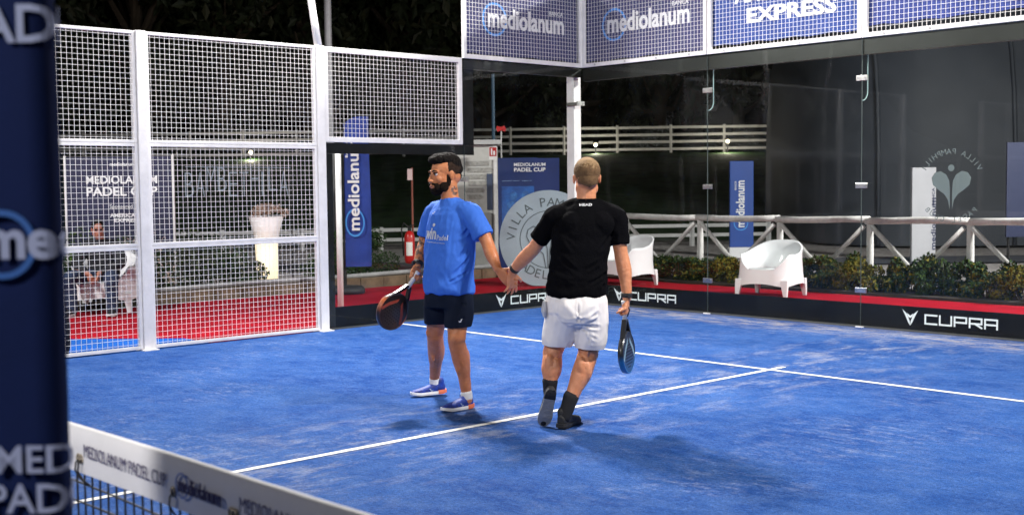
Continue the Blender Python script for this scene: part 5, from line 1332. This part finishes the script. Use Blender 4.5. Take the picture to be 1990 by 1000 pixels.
me = remesh(b, .0065, 4); cloth_fold(me, lambda p: .005+.009*max(0,min(1,(1.15-p.z)/.3)), 6, 5, (.7,1,1.3)); cloth_fold(me, lambda p: .003, 16, 6, (1,1,.8))
creases(me, [((.0,-.02,1.24),(.10,-.11,1.13),.011,.008), ((.35,-.02,1.22),(.26,-.11,1.10),.011,.008), ((-.03,-.05,.98),(.10,-.12,.93),.010,.010), ((.30,-.05,.97),(.19,-.12,.91),.010,.010), ((-.04,-.04,.91),(.12,-.12,.885),.009,.010), ((.31,-.05,.90),(.16,-.12,.87),.009,.009), ((.02,-.10,1.08),(.12,-.12,.99),.011,.006), ((.29,-.09,1.06),(.18,-.12,1.0),.011,.006), ((-.05,.05,1.31),(-.10,.09,1.21),.009,.007), ((.38,.0,1.30),(.37,-.02,1.19),.009,.007)])
jersey2 = me; link('jersey', me, BLACKT, p2_)
ps = []; collar = MB()
for k in range(25):
    a = 2*math.pi*k/24; ps.append(V((.190,.040,1.432))+X_*.064*math.cos(a)+Y_*.060*math.sin(a)-V((0,0,.02))*max(0, math.sin(a)))
collar.tube(ps, .0055, 8, cap=False); collar.build('collar', BLACKT, p2_, smooth=True)
me_ = text_mesh('HEAD', width=.080, height=.016, bold=.05, depth=.0002); me_.transform(FX((.150,-.2,1.392),(1,.06,0),(0,0,1))); decal(me_, jersey2, (-.03,1,0)); link('lettering', me_, PRINTW, p2_)
b = Blob()
b.loft([((.128,.010,.872), X_*.165, Y_*.125), ((.126,.008,.80), X_*.190, Y_*.142), ((.124,.006,.73), X_*.190, Y_*.140)], 30, 2.3)
b.ell((.080,-.085,.755), (.085,.060,.105)); b.ell((.172,-.085,.755), (.085,.060,.105)); b.ell((.126,-.06,.74), (.06,.076,.10))
b.limb([(.045,.006,.79),(.038,.012,.70),(.018,.045,.60),(.008,.058,.555)], [.112,.108,.104,.100]); b.limb([(.205,.004,.79),(.214,.004,.70),(.216,.018,.60),(.214,.028,.545)], [.112,.108,.104,.102])
me = remesh(b, .0065, 4); bm = bmesh.new(); bm.from_mesh(me)
bmesh.ops.bisect_plane(bm, geom=bm.verts[:]+bm.edges[:]+bm.faces[:], plane_co=(.11,0,.505), plane_no=(-.07,0,-1), clear_outer=True); bm.to_mesh(me); bm.free()
me.polygons.foreach_set('use_smooth', [True]*len(me.polygons)); cloth_fold(me, lambda p: .007, 6.5, 8, (1,1,.38)); cloth_fold(me, lambda p: .0025, 15, 9, (1,1,.5)); creases(me, [((.128,-.13,.70),(.045,-.12,.79),.010,.010), ((.128,-.13,.70),(.03,-.11,.70),.010,.009), ((.125,-.12,.66),(.02,-.10,.60),.010,.008), ((.128,-.13,.71),(.215,-.12,.80),.010,.010), ((.130,-.13,.69),(.25,-.11,.73),.011,.010), ((.135,-.12,.66),(.26,-.09,.64),.010,.008), ((.14,-.12,.62),(.25,-.09,.56),.010,.008), ((.127,-.15,.84),(.128,-.15,.66),.007,.008), ((-.03,-.09,.82),(-.02,-.10,.62),.010,.006), ((.06,-.10,.60),(.05,-.10,.52),.010,.006), ((.20,-.10,.60),(.19,-.09,.52),.010,.006)])
link('shorts', me, WHITES, p2_)
b = Blob(); b.loft([((-.070,.0,.80), (.016,0,0), (0,.05,0)), ((-.078,-.005,.74), (.020,0,0), (0,.06,0)), ((-.074,0,.70), (.012,0,0), (0,.045,0))]); me = remesh(b, .005, 3); link('pocket', me, mat('grey white pocket lining', (.50,.50,.52), .8), p2_)
SK_ = mat('black shoe knit', (.010,.010,.011), .6, bump=.4, bscale=120); SG = mat('grey rubber outsole', (.22,.23,.25), .7, bump=.6, bscale=60); 
shoe(p2_, (.020,-.062,.004), (.108,.130,.004), (0,0,1), .95, SK_, mat('black shoe foam', (.02,.02,.022), .6), SK_, LB, None)
Ms, uo, um_ = shoe(p2_, (-.040,-.075,.232), (-.092,.022,.004), (-.02,.98,.42), .90, SK_, SG, SK_, LB, None)
b = MB(); b.bar((.088,.075,.018),(.112,.118,.018), .030,.022); 
b2 = Blob(); b2.limb([(.105,.07,.026),(.128,.112,.024)], [.010,.010]); b2.build('white_sole_edge', SW_, p2_, smooth=True)
sock(p2_, (-.047,.030,.215), (-.044,.030,.290), .041,.050, SOCKB); sock(p2_, (.042,-.034,.075), (.085,-.025,.198), .041,.050, SOCKB)
band(p2_, WKL+V((.016,-.02,.018)), EKL-WKL, .034, .026, RUBBER, 'wristband'); band(p2_, WKR+V((-.002,.002,.018)), (0,0,1), .034, .028, RUBBER, 'wristwatch', (.4,-.9,0))
BR1 = ramp_y('black rim turning blue at the tip', [(0,(.01,.01,.012)),(.33,(.008,.009,.012)),(.37,(.01,.11,.32)),(.46,(.01,.14,.40))]); BR2 = ramp_y('black face turning dark blue', [(0,(.008,.009,.011)),(.33,(.010,.013,.018)),(.42,(.01,.06,.16))])
loc2k = Matrix.Translation(PK_LOC) @ Matrix.Rotation(FACE, 4, 'Z')
racket('black and blue patterned racket hanging from the right hand of the player in black', rk_matrix(V((.420,-.028,.800)), (.045,.02,-.99), (.92,-.38,0), loc2k), BR2, BR1, mat('white grip tape', (.72,.70,.69), .8), mat('pale geometric graphic', (.22,.34,.40), .4))
MB().tube([(.43,-.02,.80),(.455,-.03,.74),(.44,-.035,.70)], .004, 6).build('racket_cord', RUBBER, p2_, smooth=True)

# ------------------------------------------------------------ seated onlooker behind the left mesh
b = Blob(); SKO = skin_mat('ruddy onlooker skin', (.46,.20,.13), (.36,.14,.09))
OM = head(b, (-.0,-.20,1.03), (.45,-1), .95, -12)
b.limb([(0,-.08,.88),(0,-.13,.94),(0,-.17,1.0)], [.055,.055,.055])
b.limb([(-.2,-.08,.82),(-.26,-.20,.62),(-.06,-.44,.50)], [.05,.045,.03]); b.limb([(.2,-.08,.82),(.27,-.22,.62),(.08,-.44,.50)], [.05,.045,.03])
hand(b, (.085,-.44,.49), (-.2,-.4,-.8), (-.8,0,.3), 1, curl=(35,30,20)); hand(b, (-.055,-.44,.50), (.6,-.3,-.7), (0,.6,.3), -1, curl=(35,30,20))
b.limb([(-.10,-.1,.44),(-.25,-.50,.47),(-.24,-.50,.10)], [.075,.06,.04]); b.limb([(.10,-.1,.44),(.25,-.50,.47),(.26,-.52,.10)], [.075,.06,.04])
me = remesh(b, .008, 3); p3 = bpy.data.objects.new('person', me); COL.objects.link(p3); p3.location = (-3.83,-4.68,0); p3.rotation_euler = (0,0,FACE); me.materials.append(SKO)
tag(p3, 'seated onlooker in dark clothes leaning forward on a white chair behind the left mesh', 'person')
JK = mat('dark jacket', (.010,.011,.016), .85, bump=.3, bscale=40); JE = mat('dark blue jeans', (.018,.035,.085), .85, bump=.3, bscale=200, var=.3, vscale=12)
b = Blob(); b.loft([((0,.0,.42), (.18,0,0), (0,.13,0)), ((0,-.02,.60), (.19,0,0), (0,.13,0)), ((0,-.06,.80), (.21,0,0), (0,.12,0)), ((0,-.09,.90), (.12,0,0), (0,.09,0))]); b.limb([(-.16,-.07,.83),(-.27,-.20,.62),(-.10,-.40,.515)], [.075,.065,.045]); b.limb([(.16,-.07,.83),(.28,-.22,.62),(.12,-.40,.51)], [.075,.065,.045])
me = remesh(b, .009, 3); cloth_fold(me, lambda p: .010, 8, 4); link('jacket', me, JK, p3)
b = Blob(); b.limb([(-.09,-.02,.42),(-.25,-.50,.46),(-.245,-.51,.30),(-.24,-.50,.07)], [.10,.082,.072,.066]); b.limb([(.09,-.02,.42),(.25,-.50,.46),(.255,-.52,.30),(.26,-.52,.07)], [.10,.082,.072,.066])
me = remesh(b, .009, 3); cloth_fold(me, lambda p: .008, 9, 7); link('trousers', me, JE, p3)
b = Blob(); b.ell(OM @ V((0,-.016,.045)), (.080,.100,.088), OM.to_3x3()); me = remesh(b, .006, 1); Oi = OM.inverted(); bm = bmesh.new(); bm.from_mesh(me); bmesh.ops.delete(bm, geom=[v for v in bm.verts if (Oi @ v.co).z < .02 or (Oi @ v.co).y > .06], context='VERTS'); bm.to_mesh(me); bm.free(); link('hair', me, HAIRD, p3)
eyes(OM, p3)
for sx in (-.24,.26): shoe(p3, (sx,-.45,.0), (sx*1.1,-.74,0), (0,0,1), 1, SK_, SW_, SK_, LB)
# black kit bag close outside the mesh
kbg = thing('kit_bag', 'black upright kit bag leaning just outside the mesh at lower left', 'bag', (-.30,-6.78,0), FACE)
b = Blob(); b.loft([((0,0,.0), (.12,0,0), (0,.10,0)), ((0,0,.1), (.14,0,0), (0,.12,0)), ((.01,0,.35), (.13,0,0), (0,.11,0)), ((.0,.02,.52), (.10,0,0), (0,.09,0)), ((0,.02,.60), (.05,0,0), (0,.05,0))]); me = remesh(b, .010, 3); cloth_fold(me, lambda p: .012, 7, 2); link('body', me, mat('black bag fabric', (.012,.012,.014), .8, bump=.4, bscale=60), kbg)
MB().tube([(-.08,-.10,.12),(-.10,-.15,.35),(-.04,-.10,.55)], .014, 8).build('strap', RUBBER, kbg, smooth=True); MB().tube([(-.04,0,.58),(0,0,.66),(.04,0,.58)], .012, 8).build('handle', RUBBER, kbg, smooth=True)
